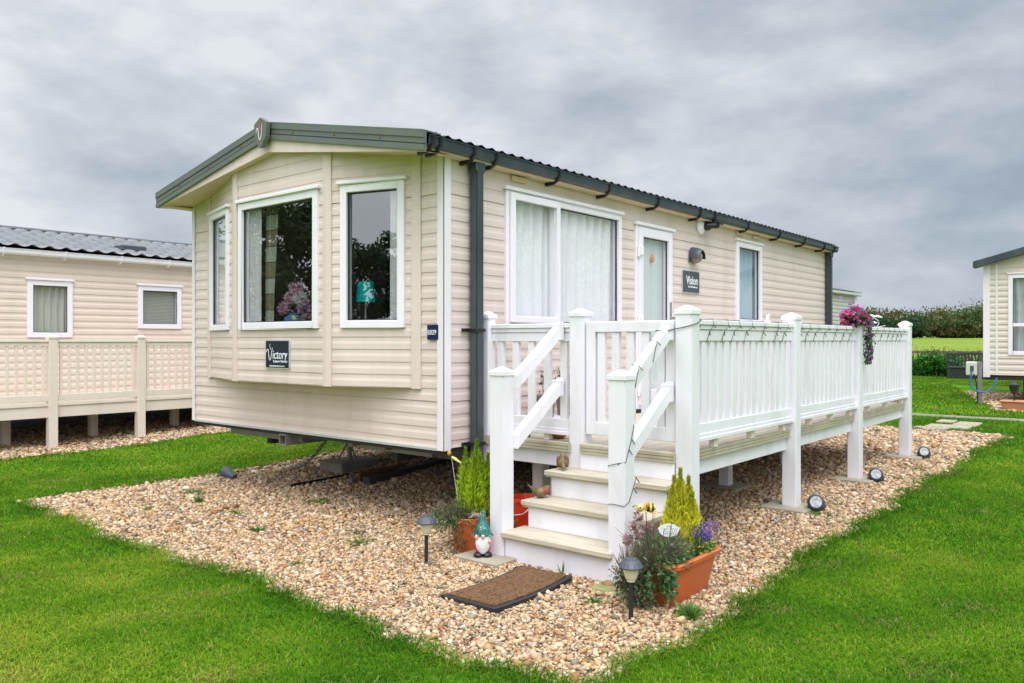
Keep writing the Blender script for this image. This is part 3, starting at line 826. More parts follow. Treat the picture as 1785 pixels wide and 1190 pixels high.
gutter(XF+.03, HL+.10, fn=FARP, br=(.6, 4))
def downpipe(x, zlo, nm='downpipe'):
    m = MB(SIDE); m.box(x-.045, x+.045, .025, .105, zlo, 2.905)
    dp = m.build(nm, 'gutter', home, bevel=.012, seg=2)
    m = MB(SIDE); m.box(x-.055, x+.055, .02, .115, 2.82, 2.90); m.build('outlet', 'gutter', dp, bevel=.01)
    for z in (1.58, .69):
        if z < zlo: continue
        m = MB(SIDE); m.box(x-.13, x+.055, .018, .03, z-.014, z+.014); m.box(x-.055, x+.055, .03, .112, z-.014, z+.014); m.build('clip', 'bracket', dp, bevel=.003)
downpipe(.295, .35); downpipe(8.63, .5)
for x in (.88, 5.34, 5.86):
    v = MB(SIDE); v.box(x-.10, x+.10, .008, .03, 2.838, 2.882); vv = v.build('wall_vent', 'cream', home, bevel=.004)

# signs on the home
def plate(fn, s0, s1, z0, z1, mat, name, r=.02, edge='silver', n=.012):
    def rr(e):
        P = []
        for cx, cz, a in ((s1-r, z1-r, 0), (s0+r, z1-r, 90), (s0+r, z0+r, 180), (s1-r, z0+r, 270)):
            for k in range(5):
                q = R(a+22.5*k); P.append((cx+(r+e)*math.cos(q), cz+(r+e)*math.sin(q)))
        return P
    o = MB(fn).prism(rr(0), 0, n+.006).build(name, edge, home)
    MB(fn).prism(rr(-.010), n+.0055, n+.0085).build('sign_face', mat, o)
    return o
sg = plate(BAYC, .51, .87, 1.25, 1.505, 'signdark', 'name_sign', .018)
sg['label'] = 'dark slate name plate with white lettering under the bay window'
text('ictory', .112, BAYC, .757, .0225, 1.338, True, 'letter', sg, shear=.12, sx=.82)
text('Leisure Homes', .034, BAYC, .745, .0225, 1.305, True, 'letter', sg, shear=.1)
text('victoryleisurehomes.com', .022, BAYC, .80, .0225, 1.268, True, 'letter', sg)
vm = MB(BAYC)
def stroke(mb, pts, w, n):
    q = [Vector((a, 0, z)) for a, z in pts]; vs = []; fs = []
    for i, p in enumerate(q):
        t = (q[min(i+1, len(q)-1)]-q[max(i-1, 0)]).normalized(); s_ = Vector((t.z, 0, -t.x))*w
        a, b2 = p+s_, p-s_; vs += [(a.x, n, a.z), (b2.x, n, b2.z)]
        if i: fs.append((2*i-2, 2*i-1, 2*i+1, 2*i))
    mb.add(vs, fs)
stroke(vm, [(.845, 1.395), (.843, 1.415), (.828, 1.422), (.818, 1.41), (.812, 1.37), (.805, 1.335), (.796, 1.325), (.783, 1.335), (.770, 1.375), (.762, 1.415), (.757, 1.435)], .0045, .0228)
stroke(vm, [(.79, 1.47), (.797, 1.448), (.785, 1.432), (.79, 1.418)], .003, .0228)
vm.build('lettering', 'letter', sg)
s2 = plate(SIDE, 3.80, 4.22, 2.04, 2.30, 'signgrey', 'name_sign', .012)
s2['label'] = 'grey square name plate with white lettering right of the door'
text('Vision', .135, SIDE, 3.885, .0225, 2.142, False, 'letter', s2, bold=.0015, sx=.85)
text('35 x 12 2 Bedroom', .03, SIDE, 3.93, .0225, 2.103, False, 'letter', s2, sx=.95, bold=.0006)
m = MB(FRONT); m.box(.045, .165, .008, .024, 1.505, 1.62); s3 = m.build('number_plate', 'navy', home)
text('E029', .052, FRONT, .160, .0255, 1.544, True, 'letter', s3, sx=.92)

# wall lamp and camera
m = MB(SIDE)
for i in range(7):
    pass
pr = []
wl = MB(SIDE); vs = []; fs = []; nn, mm = 12, 8
for i in range(mm+1):
    a = i/mm*math.pi*.5
    for k in range(nn+1):
        q = math.pi*k/nn
        vs.append((4.06+.10*math.cos(q)*math.cos(a*.55), .012+.13*math.sin(a), 2.45+.125*math.sin(q)*math.cos(a*.45)+.0-.02*math.sin(a)))
for i in range(mm):
    for k in range(nn): fs.append((i*(nn+1)+k, i*(nn+1)+k+1, (i+1)*(nn+1)+k+1, (i+1)*(nn+1)+k))
wl.add(vs, fs); wl.box(3.965, 4.155, .010, .03, 2.40, 2.455)
lamp = wl.build('wall_lamp', 'slategrey', home, smooth=35)
MB(SIDE).ell((4.06, .055, 2.462), (.082, .075, .078), 14, 10).build('lamp_lens', pbr('smoked_lens', (.30, .22, .20), .25), lamp, smooth=60)
cb = MB(SIDE)
cb.fn = lambda p: SIDE(Vector((4.25+p.x, .012+p.z, 2.83+p.y)))
cb.lathe([(.095, 0), (.09, .02), (.06, .035), (.04, .05)], 20)
cam_ = cb.build('camera_mount', 'upvc', home, smooth=40)
m = MB(SIDE); m.ell((4.29, .085, 2.83), (.055, .055, .05), 12, 8); m.tube([(4.26, .1, 2.83), (4.40, .16, 2.845)], .034, 10); m.box(4.36, 4.47, .12, .20, 2.855, 2.885)
m.build('camera_head', 'black', cam_, smooth=40)

# chassis under the front edge
ch = MB(); ch.box(.10, .20, 1.95, 3.15, .56, .64); ch.box(.12, .18, 1.95, 3.15, .548, .56); ch.build('chassis_beam', 'steel', home, bevel=.003)
ch = MB(); ch.box(.16, .28, .30, 1.35, .56, .64); ch.build('chassis_beam', 'steel', home, bevel=.003)
ch = MB()
for q in ((-.02, .9, 2.02, 2.03, .53, .63), (-.02, .9, 2.12, 2.13, .53, .63), (-.02, .9, 2.03, 2.12, .62, .63), (-.02, .9, 2.03, 2.12, .53, .54)): ch.box(*q)
ch.build('drawbar', 'steel', home)
for y in (.78, 1.2): MB().tube([(.10, y, .60), (.16, y, .60)], .018, 8).build('chassis_bolt', 'rust', home)
for y in (.9, 2.76): MB().box(.3, HL-.1, y-.04, y+.04, .46, .62).build('chassis_beam', 'dark', home)

# ---- things inside the front bay
tag(curtain('net_curtain', 'net', BAYC, 1.04, 1.36, 1.58, 2.80, -.06, 4, .012), 'white net curtain hanging at the left of the centre bay window', 'curtain')
tag(curtain('plaid_curtain', 'plaid', BAYC, .86, 1.07, 1.58, 2.80, -.12, 2, .018, tie=('hi', .3)), 'beige checked curtain beside the net in the centre bay window', 'curtain')
tag(curtain('net_curtain', 'net', BAYR, .08, .33, 1.58, 2.80, -.07, 3, .012), 'white net curtain hanging at the right of the right bay window', 'curtain')
tag(curtain('beige_curtain', 'beigecurtain', BAYR, .74, .86, 1.58, 2.80, -.10, 2, .015, tie=('hi', .3)), 'beige curtain edge behind the left side of the right bay window', 'curtain')
tag(curtain('net_curtain', 'net', BAYL, .12, .86, 1.58, 2.80, -.07, 7, .012), 'white net curtain behind the narrow left bay window', 'curtain')
tag(curtain('net_curtain', 'net', SIDE, .66, 1.54, 1.60, 2.76, -.065, 6, .022), 'white net curtain behind the opening sash of the wide side window', 'curtain')
tag(curtain('net_curtain', 'net', SIDE, 1.50, 2.66, 1.60, 2.76, -.068, 8, .025, ph=1), 'white net curtain behind the fixed pane of the wide side window', 'curtain')
tag(curtain('door_curtain', clothmat('sheer_grey', (.70, .74, .73), .1), SIDE, 2.80, 3.62, .9, 2.66, -.05, 5, .005), 'sheer grey curtain behind the glass of the door', 'curtain')
tag(curtain('blue_curtain', 'bluecurtain', SIDE, 5.20, 6.22, 1.70, 2.78, -.08, 6, .02), 'pale blue curtain behind the narrow rear side window', 'curtain')

# flower vase on the bay sill
p = BAYC(Vector((.64, -.135, 1.565)))
vase = thing('flower_vase', 'round blue painted vase of pink and white silk flowers inside the centre bay window', 'vase', p)
MB().lathe([(.05, 0), (.085, .03), (.105, .085), (.095, .135), (.05, .165), (.055, .185), (.045, .185)], 20, p).build('vase', 'vase', vase, smooth=50)
def chrys(c, r, colr, n=70):
    P, d = ball(n, c, r*.55, .6); P2 = P+d*r*.22
    a = d+.35*rng.standard_normal((n, 3))
    return diamonds(P2, a, r*.36, r*.13, fill(colr, n, .18))
for (a, b, c, r, colr) in ((0, -.02, .33, .085, (.82, .55, .68)), (.0, .09, .30, .075, (.85, .64, .74)), (-.02, -.11, .30, .08, (.92, .90, .92)), (0, .16, .22, .075, (.74, .46, .64)), (-.03, .02, .24, .075, (.80, .48, .60)), (-.02, -.16, .21, .08, (.58, .40, .54)), (0, .03, .41, .05, (.85, .66, .74)), (-.02, .08, .21, .05, (.80, .42, .44)), (0, -.07, .40, .06, (.82, .60, .70)), (-.02, -.2, .13, .055, (.6, .42, .54))):
    leafmesh('flower_head', [chrys((p.x+a, p.y+b, p.z+c), r, colr, 90)], vase, 'petal')
P, d = ball(90, (p.x, p.y, p.z+.24), (.09, .18, .08), .3)
leafmesh('foliage', [diamonds(P, d, .03, .012, fill((.06, .12, .04), 90, .3))], vase)

p = BAYR(Vector((.65, -.20, 1.565)))
lam = thing('table_lamp', 'slim table lamp with turquoise shade inside the right bay window', 'lamp', p)
MB().lathe([(.06, 0), (.06, .012), (.008, .02), (.007, .26)], 14, p).build('lamp_stem', 'silver', lam, smooth=40)
MB().lathe([(.083, .255), (.066, .425)], 22, p).build('lamp_shade', 'teal', lam, smooth=40)
sc_ = MB(SIDE); sc_.ell((3.20, -.022, 2.37), (.03, .012, .038), 10, 8); sc_.ell((3.20, -.022, 2.41), (.013, .008, .02), 8, 6)
tag(sc_.build('door_ornament', pbr('amber_glass', (.80, .22, .02), .3), smooth=60), 'small orange ornament hanging inside the door glass', 'ornament')

# ================================================================== DECK
deck = thing('raised_deck', 'white railed raised deck with steps and gate along the side of the main home', 'deck', (.4, -.9, 0))
DX0, DX1, DY = .40, 6.16, -1.77
ZD = .75
bd = MB(); y = -.03
while y > DY+.02:
    bd.box(DX0+.02, DX1-.02, max(y-.135, DY+.012), y, ZD-.028, ZD); y -= .14
bd.build('deck_boards', 'board_x', deck, bevel=.003)
def edge(p0, p1, out):
    """grooved edge board seen on the deck rim"""
    d = (Vector(p1)-Vector(p0)).normalized(); o = Vector(out)
    mb = MB()
    for z0, z1, t in ((.688, .705, .030), (.705, .709, .022), (.709, .728, .030), (.728, .732, .022), (.732, .7525, .032)):
        a, b2 = Vector(p0), Vector(p1)
        vs = []
        for z in (z0, z1):
            for q in (a, b2, b2+o*t, a+o*t): vs.append((q.x, q.y, z))
        mb.add(vs, [(0, 1, 2, 3), (7, 6, 5, 4), (0, 4, 5, 1), (1, 5, 6, 2), (2, 6, 7, 3), (3, 7, 4, 0)])
    return mb.build('edge_board', 'edgeboard', deck)
edge((DX0-.01, -.10, 0), (DX0-.01, -.90, 0), (-1, 0, 0)); edge((DX0-.012, -1.0, 0), (DX0-.012, -1.75, 0), (-1, 0, 0))
POSTX = [(.40, .52), (2.30, 2.42), (4.055, 4.175), (6.02, 6.14)]
for i in range(3): edge((POSTX[i][1], DY, 0), (POSTX[i+1][0], DY, 0), (0, -1, 0))
edge((DX1, DY, 0), (DX1, -.03, 0), (1, 0, 0))
# white fascias
MB().box(.402, .43, -1.70, -.10, .57, .687).build('fascia_board', 'white', deck, bevel=.003)
for i in range(3): MB().box(POSTX[i][1]-.02, POSTX[i+1][0]+.02, DY+.004, DY+.03, .575, .687).build('fascia_board', 'white', deck, bevel=.003)
MB().box(6.11, 6.14, DY+.03, -.03, .575, .687).build('fascia_board', 'white', deck)
for y in (-.45, -.9, -1.35): MB().box(.44, 6.1, y-.02, y+.02, .60, .72).build('joist', 'white', deck)
def post(x0, x1, y0, y1, z0, z1, name='post'):
    p = MB().box(x0, x1, y0, y1, z0, z1).build(name, 'white', deck, bevel=.006, seg=2)
    c = MB(); cx, cy, a, b = (x0+x1)/2, (y0+y1)/2, (x1-x0)/2+.007, (y1-y0)/2+.007
    c.box(cx-a, cx+a, cy-b, cy+b, z1-.028, z1+.004); c.frustum((cx, cy), z1+.0042, z1+.034, a-.004, b-.004, .012, .012)
    c.build('post_cap', 'white', p, bevel=.003)
    return p
ZP = 1.70
post(.38, .47, -.112, -.022, .10, ZP-.0)
post(.40, .52, -1.0, -.88, .45, ZP)
for i, (a, b) in enumerate(POSTX): post(a, b, -1.86 if i == 0 else -1.85, -1.74 if i == 0 else -1.73, g((a+b)/2, -1.8)+.0, ZP)
post(6.02, 6.14, -.16, -.04, .1, ZP)
post(-.24, -.12, -.785, -.665, 0, 1.285); post(-.24, -.12, -1.746, -1.626, 0, 1.285)
for x, y in ((2.9, -.95), (4.6, -.9), (1.2, -.5), (.75, -.35), (5.6, -.6)):
    MB().box(x-.05, x+.05, y-.05, y+.05, g(x, y), .6).build('support_leg', 'white', deck, bevel=.004)
# rails on long side
YC = -1.79
def rail_x(x0, x1):
    r = MB(); r.box(x0, x1, YC-.045, YC+.045, 1.606, 1.64); r.box(x0, x1, YC-.034, YC+.034, 1.574, 1.6055); r.box(x0, x1, YC-.026, YC+.026, 1.495, 1.5735); r.build('top_rail', 'white', deck, bevel=.004)
    r = MB(); r.box(x0, x1, YC-.026, YC+.026, .868, .935); r.box(x0, x1, YC-.034, YC+.034, .842, .8675); r.box(x0, x1, YC-.042, YC+.042, .812, .8415); r.build('bottom_rail', 'white', deck, bevel=.004)
    n = int((x1-x0)/.112)
    for i in range(n):
        x = x0+(i+.5)*(x1-x0)/n
        MB().box(x-.036, x+.036, YC-.019, YC+.019, .935, 1.495).build('baluster', 'white', deck, bevel=.004)
    for x in (x0+.35, x0+.35+(x1-x0-.5)*.5, x1-.15): MB().box(x-.03, x+.03, YC-.02, YC+.02, .7525, .812).build('rail_foot', 'beigepvc', deck)
for i in range(3): rail_x(POSTX[i][1], POSTX[i+1][0])
def rail_y(xc, y0, y1, n, feet=True):
    r = MB(); r.box(xc-.045, xc+.045, y0, y1, 1.592, 1.626); r.box(xc-.034, xc+.034, y0, y1, 1.56, 1.5915); r.box(xc-.026, xc+.026, y0, y1, 1.49, 1.5595); r.build('top_rail', 'white', deck, bevel=.004)
    r = MB(); r.box(xc-.026, xc+.026, y0, y1, .855, .92); r.box(xc-.034, xc+.034, y0, y1, .83, .8545); r.box(xc-.042, xc+.042, y0, y1, .80, .8295); r.build('bottom_rail', 'white', deck, bevel=.004)
    for i in range(n):
        y = y0+(i+.5)*(y1-y0)/n
        MB().box(xc-.019, xc+.019, y-.03, y+.03, .92, 1.49).build('baluster', 'white', deck, bevel=.004)
    if feet:
        for t in (.3, .8): MB().box(xc-.02, xc+.02, y0+(y1-y0)*t-.025, y0+(y1-y0)*t+.025, .7525, .80).build('rail_foot', 'beigepvc', deck)
rail_y(.45, -.88, -.112, 5); rail_y(6.08, -1.73, -.16, 12)
# gate
gx = .455
gf = MB(); gf.box(gx-.028, gx+.028, -1.085, -1.008, .82, 1.635); gf.box(gx-.028, gx+.028, -1.732, -1.655, .82, 1.635)
gf.box(gx-.0275, gx+.0275, -1.655, -1.085, 1.558, 1.6345); gf.box(gx-.0275, gx+.0275, -1.655, -1.085, .82, .915)
gate = gf.build('gate', 'white', deck, bevel=.004)
gate['label'] = 'white picket gate at the top of the steps'
for i in range(5):
    y = -1.13-i*.12
    MB().box(gx-.018, gx+.018, y-.031, y+.031, .915, 1.558).build('baluster', 'white', gate, bevel=.004)
m = MB(); m.box(gx+.03, gx+.045, -1.07, -1.03, 1.28, 1.32); m.box(gx+.045, gx+.055, -1.14, -1.04, 1.295, 1.31); m.build('latch', 'upvc', gate)
# steps
def tread(xf, xb, y0, y1, z, name='tread'):
    t = MB(); t.box(xf, xb, y0, y1, z-.034, z); t.build(name, 'board_y', deck, bevel=.004)
    MB().box(xf+.012, xb-.01, y0+.008, y1-.008, z-.046, z-.0345).build('tread_nosing', 'edgeboard', deck)
tread(-.265, .0, -1.66, -.782, .205); tread(-.055, .22, -1.79, -.79, .39); tread(.165, .40, -1.80, -.825, .572)
MB().box(-.222, -.20, -1.63, -.79, .0, .159).build('riser', 'white', deck, bevel=.003)
MB().box(-.02, .0, -1.74, -.83, .205, .344).build('riser', 'white', deck, bevel=.003)
MB().box(.20, .22, -1.78, -.865, .39, .526).build('riser', 'white', deck, bevel=.003)
MB().box(.372, .39, -1.745, -.995, .572, .687).build('riser', 'white', deck, bevel=.003)
for y in (-.85, -1.72):
    s_ = MB(plane((0, y), (1, 0), (0, -1))); s_.prism([(-.1, .0), (.36, .0), (.36, .525), (.22, .525), (.22, .343), (.0, .343), (.0, .158), (-.1, .158)], -.012, .012); s_.build('stringer', pbr('raw_grey_timber', (.33, .30, .26), .85, .2, 6, .3, 30, stretch=(1, 4, 4)), deck)
# handrails
for y in (-.885+.07, -1.80+.13):
    yy = -.80 if y > -1 else -1.70
    for z1_, z0_ in ((1.565, 1.215), (1.155, .805)):
        hr = MB().bar((-.13, yy, z0_+.0), (.40, yy, z1_+.02), .06, .105, endvert=True)
        hr.build('handrail', 'white', deck, bevel=.005)
        MB().box(.335, .40, yy-.034, yy+.034, z1_-.065, z1_+.055).build('handrail_bracket', 'white', deck, bevel=.004)

# paving slabs under the posts
slab_pos = [('paving_slab', 2.33, -1.79, 'pale paving slab under the deck post nearest the steps on the long side'), ('paving_slab', 4.09, -1.80, 'pale paving slab under the second deck post along the long side'), ('paving_slab', 6.03, -1.80, 'pale paving slab under the far end deck post'), ('paving_slab', 2.9, -.95, 'pale paving slab under the short deck leg in the shade'), ('paving_slab', -.24, -.70, 'pale paving slab under the left step post beside the gnome')]
for nm, x, y, lb in slab_pos:
    z = g(x, y)
    o = MB().box(x-.19, x+.19, y-.19, y+.19, z+.0, z+.038).build(nm, 'slab', bevel=.006); tag(o, lb, 'paving slab', 'slabs under the deck posts')
o = MB().box(-.40, -.06, -1.86, -1.60, .0, .028).build('paving_slab', 'moss', bevel=.006); tag(o, 'mossy green paving slab under the right step post', 'paving slab', 'slabs under the deck posts')
# fairy light wire wound round the rail
wr = MB(); pts = []
x = .53
while x < 5.98:
    st = .19+.09*random.random()
    if any(a-.06 < x < b+.02 for a, b in POSTX[1:]): x += .06; continue
    dx = random.uniform(-.03, .05)
    pts += [(x, YC+.05, 1.645), (x+.02, YC-.049, 1.646), (x+.02+dx*.3, YC-.05, 1.60), (x-.01-dx, YC-.036, 1.565), (x-.05-dx, YC-.032, 1.49), (x-.03, YC, 1.488), (x+.02, YC+.032, 1.49), (x+.04, YC+.05, 1.60)]
    a = Vector(pts[-5]); wr.tube([a, a+Vector((random.uniform(-.03, .035), -.012, -.03))], .0035, 4)
    a = Vector(pts[-6]); wr.tube([a, a+Vector((random.uniform(.01, .04), -.008, -.012))], .0032, 4)
    x += st
wr.tube([(.53, -1.83, 1.645), (.53, -1.866, 1.635), (.46, -1.868, 1.612), (.395, -1.866, 1.60), (.393, -1.80, 1.585), (.39, -1.74, 1.575), (.33, -1.735, 1.565), (.27, -1.665, 1.565)], .0032, 5)
wr.tube(pts, .0024, 4)
hp = []
for k in range(2):
    t = .62-k*.42
    X_, Z_ = -.13+.53*t, 1.215+.37*t
    hp += [(X_, -1.665, Z_+.058), (X_-.03, -1.735, Z_+.052), (X_-.08, -1.737, Z_-.08), (X_-.09, -1.665, Z_-.085)]
for k in range(2): wr.tube(hp[4*k:4*k+4], .0022, 4)
for a in hp[1::4]:
    a = Vector(a); wr.tube([a, a+Vector((.03, -.01, -.03))], .0032, 4)
pw = [(-.11, -1.69, 1.05), (-.14, -1.75, .98), (-.17, -1.751, .90), (-.20, -1.751, .84), (-.235, -1.751, .765), (-.244, -1.70, .755), (-.245, -1.63, .735), (-.2, -1.62, .70), (-.11, -1.625, .69), (-.115, -1.75, .66), (-.15, -1.752, .60), (-.20, -1.751, .52), (-.244, -1.745, .50), (-.246, -1.66, .505), (-.246, -1.63, .50)]
wr.tube(pw, .0021, 5)
for i in (2, 3, 5, 9, 10):
    a = Vector(pw[i]); wr.tube([a, a+Vector((.02, -.012, -.035))], .0032, 4)
tag(wr.build('fairy_light_string', 'wirem'), 'thin dark fairy light wire wound round the white deck rail and handrail', 'fairy lights')

# ================================================================== ORNAMENTS BY THE STEPS
def path_light(x, y, label):
    t = thing('solar_path_light', label, 'garden light', (x, y, g(x, y)), 'mushroom path lights')
    L = (x, y, g(x, y))
    MB().tube([(x, y, L[2]-.02), (x, y, L[2]+.205)], .0125, 12).build('stake', 'lampblack', t, smooth=40)
    MB().lathe([(.014, .2), (.024, .208), (.022, .216), (.03, .222), (.038, .245), (.045, .275), (.047, .29)], 28, L, flute=.05).build('lens', 'lens', t)
    c = MB(); c.lathe([(.047, .284), (.066, .282), (.068, .288), (.052, .312), (.036, .325), (.034, .33), (.0, .333)], 32, L, flute=.025); c.build('cap', 'slategrey', t)
    MB().tube([(x, y, L[2]+.201), (x, y, L[2]+.214)], .019, 12).build('collar', 'lampblack', t)
    return t
path_light(-.632, -.448, 'black mushroom path light on the gravel beside the round orange pot')
path_light(-.666, -2.047, 'black mushroom path light in front of the orange trough planter')

def spot(x, y, label):
    L = Vector((x, y, g(x, y)+.0))
    t = thing('rock_spotlight', label, 'garden light', L, 'rock spotlights along the deck posts')
    b = MB(); b.ell(L+Vector((.03, -.01, .055)), (.092, .075, .068), 14, 9)
    for i, v in enumerate(b.v): b.v[i] = v+Vector((random.uniform(-.007, .007), random.uniform(-.007, .007), random.uniform(-.006, .006)))
    body = b.build('rock_body', 'rock', t, smooth=30)
    d = Vector((-.86, -.30, .32)).normalized(); c0 = L+Vector((.015, -.01, .07))
    MB().tube([c0, c0+d*.078, c0+d*.082], [.066, .066, .056], 22).build('rim', 'lampblack', t, smooth=40)
    MB().tube([c0+d*.080, c0+d*.0845], [.049, .046], 22).build('lens', 'reflector', t, smooth=40)
    return t
for x, y, lb in ((2.36, -1.98, 'round grey rock spotlight at the foot of the deck post nearest the camera'), (4.12, -1.97, 'round grey rock spotlight at the foot of the middle deck post'), (6.10, -1.97, 'round grey rock spotlight at the foot of the far end deck post')): spot(x, y, lb)
# spotlight lying on its side on the gravel near the far lawn edge
L = Vector((.35, 3.57, g(.35, 3.57)))
fs_ = thing('fallen_spotlight', 'small black garden spotlight lying on the gravel below the left corner of the home', 'garden light', L)
MB().tube([L+Vector((.0, -.09, .03)), L+Vector((0, .03, .055)), L+Vector((0, .1, .075))], [.03, .055, .062], 12).build('spot_body', 'slategrey', fs_, smooth=40)
MB().ell(L+Vector((-.02, .14, .02)), (.06, .05, .035), 8, 5).build('bracket', 'bracket', fs_)

# door mat
mc = Vector((-.69, -1.215, .012))
dm = thing('door_mat', 'brown coir door mat with black rubber border on the gravel before the steps', 'door mat', mc)
def matpoly(e):
    P = []
    for k in range(13):
        t = k/12; P.append((-.385+e, -.20+e+.4*t*(1-e*5), 0))
    pts = []; hw, hd = .388-e, .20-e; n = 16
    for k in range(n+1): t = -1+2*k/n; pts.append((hw*t, hd-.035*(1-t*t)))
    for k in range(n+1): t = -1+2*k/n; pts.append((hw*t*-1, -hd-.035*(1-t*t)))
    return pts
def matmesh(e, z0, z1, nm, mat):
    a = R(2)
    # the mat lies with its curved short ends along y; long axis along x in world
    P = [(mc.x+p[0]*math.cos(a)-p[1]*math.sin(a), mc.y+p[0]*math.sin(a)+p[1]*math.cos(a)) for p in matpoly(e)]
    n = len(P); mb = MB()
    cen = (mc.x, mc.y)
    vs = [(x, y, z0) for x, y in P]+[(x, y, z1) for x, y in P]+[(cen[0], cen[1], z1)]
    mb.add(vs, [(i, (i+1) % n, n+(i+1) % n, n+i) for i in range(n)]+[(n+i, n+(i+1) % n, 2*n) for i in range(n)])
    return mb.build(nm, mat, dm)
matmesh(0, .004, .030, 'rubber_border', 'blackrubber'); matmesh(.03, .025, .038, 'coir_panel', 'coir')

# --- potted plants
def conifer(root, base, h, r, n, lo, hi, spires=5, nm='foliage'):
    parts = []
    bx, by, bz = base
    for s_ in range(spires):
        a = rng.random()*6.283; off = r*.55*(s_ > 0); cx, cy = bx+off*math.cos(a), by+off*math.sin(a)
        hh = h*(1 if s_ == 0 else .70+.25*rng.random()); rr = r*(.62 if s_ else .8)
        k = int(n/spires)
        t = rng.random(k)**.8
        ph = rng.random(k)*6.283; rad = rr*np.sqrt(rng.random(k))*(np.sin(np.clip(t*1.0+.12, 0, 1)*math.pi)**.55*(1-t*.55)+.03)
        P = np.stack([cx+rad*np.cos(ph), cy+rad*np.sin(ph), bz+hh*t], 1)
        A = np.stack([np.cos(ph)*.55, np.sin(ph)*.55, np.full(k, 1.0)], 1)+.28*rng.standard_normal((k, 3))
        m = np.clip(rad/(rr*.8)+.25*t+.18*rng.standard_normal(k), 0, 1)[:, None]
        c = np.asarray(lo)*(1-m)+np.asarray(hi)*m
        parts.append(diamonds(P, A, .017+.012*rng.random(k), .0042, np.clip(c, 0, 1)))
    return leafmesh(nm, parts, root)
def bushy(root, c, r, n, cols, L=.014, W=.006, nm='foliage', droop=0, shell=.25):
    P, d = ball(n, c, r, shell)
    P[:, 2] = np.maximum(P[:, 2], g(c[0], c[1])+.01)
    A = d+.8*rng.standard_normal((n, 3)); A[:, 2] -= droop
    pick = rng.integers(0, len(cols), n)
    C = np.asarray(cols)[pick]*(1+.25*rng.standard_normal((n, 1)))
    return leafmesh(nm, [diamonds(P, A, L*(.7+.6*rng.random(n)), W*(.7+.6*rng.random(n)), np.clip(C, .005, 1))], root)
def twigs(root, c, r, n, rad=.0018, up=.6, nm='stems', mat='stem', droop=0.):
    mb = MB()
    for i in range(n):
        a = rng.random()*6.283; q = .3+.7*rng.random()
        p0 = Vector(c)+Vector((.25*r[0]*math.cos(a), .25*r[1]*math.sin(a), -r[2]*.4))
        p2 = Vector(c)+Vector((r[0]*q*math.cos(a), r[1]*q*math.sin(a), r[2]*(up*(.4+.8*rng.random())-droop*q)))
        p1 = (p0+p2)/2+Vector((0, 0, r[2]*.25))
        mb.tube([p0, p1, p2], [rad*1.2, rad, rad*.7], 3)
    return mb.build(nm, mat, root)
def spikes(root, c, spread, n, h, colr, nm='flower_spike', leafc=(.05, .12, .04), one=False):
    parts = []
    for i in range(n):
        bx, by = c[0]+spread[0]*rng.standard_normal(), c[1]+spread[1]*rng.standard_normal(); hz = c[2]+h*(.6+.5*rng.random())
        k = 60; t = rng.random(k)
        ph = rng.random(k)*6.283; rr = .014*np.sin(np.clip(t, .08, .97)*math.pi)**.6
        P = np.stack([bx+rr*np.cos(ph), by+rr*np.sin(ph), hz-.055*t], 1)
        A = np.stack([np.cos(ph), np.sin(ph), np.full(k, .6)], 1)
        parts.append(diamonds(P, A, .007, .0045, fill(colr, k, .25)))
        k = 14; t = rng.random(k)
        P = np.stack([bx+.01*rng.standard_normal(k), by+.01*rng.standard_normal(k), c[2]+(hz-.06-c[2])*t], 1)
        parts.append(diamonds(P, np.stack([.4*rng.standard_normal(k), .4*rng.standard_normal(k), np.ones(k)], 1), .025, .004, fill(leafc, k, .3)))
        leafmesh(nm, parts, root, 'petal'); parts = []

# round orange pot left of the steps
pc = (-.165, -.425, 0)
p1 = thing('round_plant_pot', 'round orange plastic pot with a tall lime conifer left of the steps', 'plant pot', pc)
MB().lathe([(.108, 0), (.114, .01), (.146, .215), (.149, .216), (.157, .22), (.159, .252), (.152, .258), (.142, .256), (.138, .225), (.0, .222)], 36, pc).build('pot', 'terracotta', p1, smooth=40)
MB().lathe([(.0, .232), (.126, .222)], 20, pc).build('soil', 'soil', p1)
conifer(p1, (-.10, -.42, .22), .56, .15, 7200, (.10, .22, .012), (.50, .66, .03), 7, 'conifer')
bushy(p1, (-.28, -.39, .25), (.22, .19, .12), 1900, [(.08, .17, .05), (.12, .19, .06), (.17, .14, .09), (.06, .13, .05)], .014, .004, 'trailing_foliage', .5)
twigs(p1, (-.27, -.40, .27), (.24, .2, .15), 90, .0016, .7)
bushy(p1, (-.33, -.47, .10), (.10, .09, .10), 200, [(.10, .09, .05), (.08, .14, .05), (.13, .10, .07)], .013, .004, 'trailing_foliage', 1)
lil = []
for k in range(5):
    c0 = np.array((-.245+.02*rng.standard_normal(), -.57+.025*rng.standard_normal(), .275+.02*rng.standard_normal()))
    a = np.arange(6)/6*6.283; A = np.stack([.7*np.cos(a)-.3, .7*np.sin(a)-.35, np.sin(a*2)*.4+.35], 1)
    lil.append(diamonds(c0+A*.018, A, .024, .008, fill((.74, .50, .58), 6, .1)))
leafmesh('flower', lil, p1, 'petal')
stk = MB(); stk.tube([(-.20, -.36, .2), (-.235, -.30, .66)], .0025, 5)
st_ = stk.build('wire_stake', 'silver', p1)
tk = thing('bird_stake', 'small yellow bird ornament on a wire beside the lime conifer', 'ornament', (-.22, -.32, .55))
MB().ell((-.243, -.285, .69), (.016, .016, .019), 12, 8).build('ball', 'mustard', tk, smooth=60)
MB().tube([(-.235, -.30, .665), (-.22, -.325, .648), (-.20, -.36, .622)], [.008, .012, .004], 8).build('bird_body', pbr('pale_yellow', (.72, .62, .18), .5), tk, smooth=60)
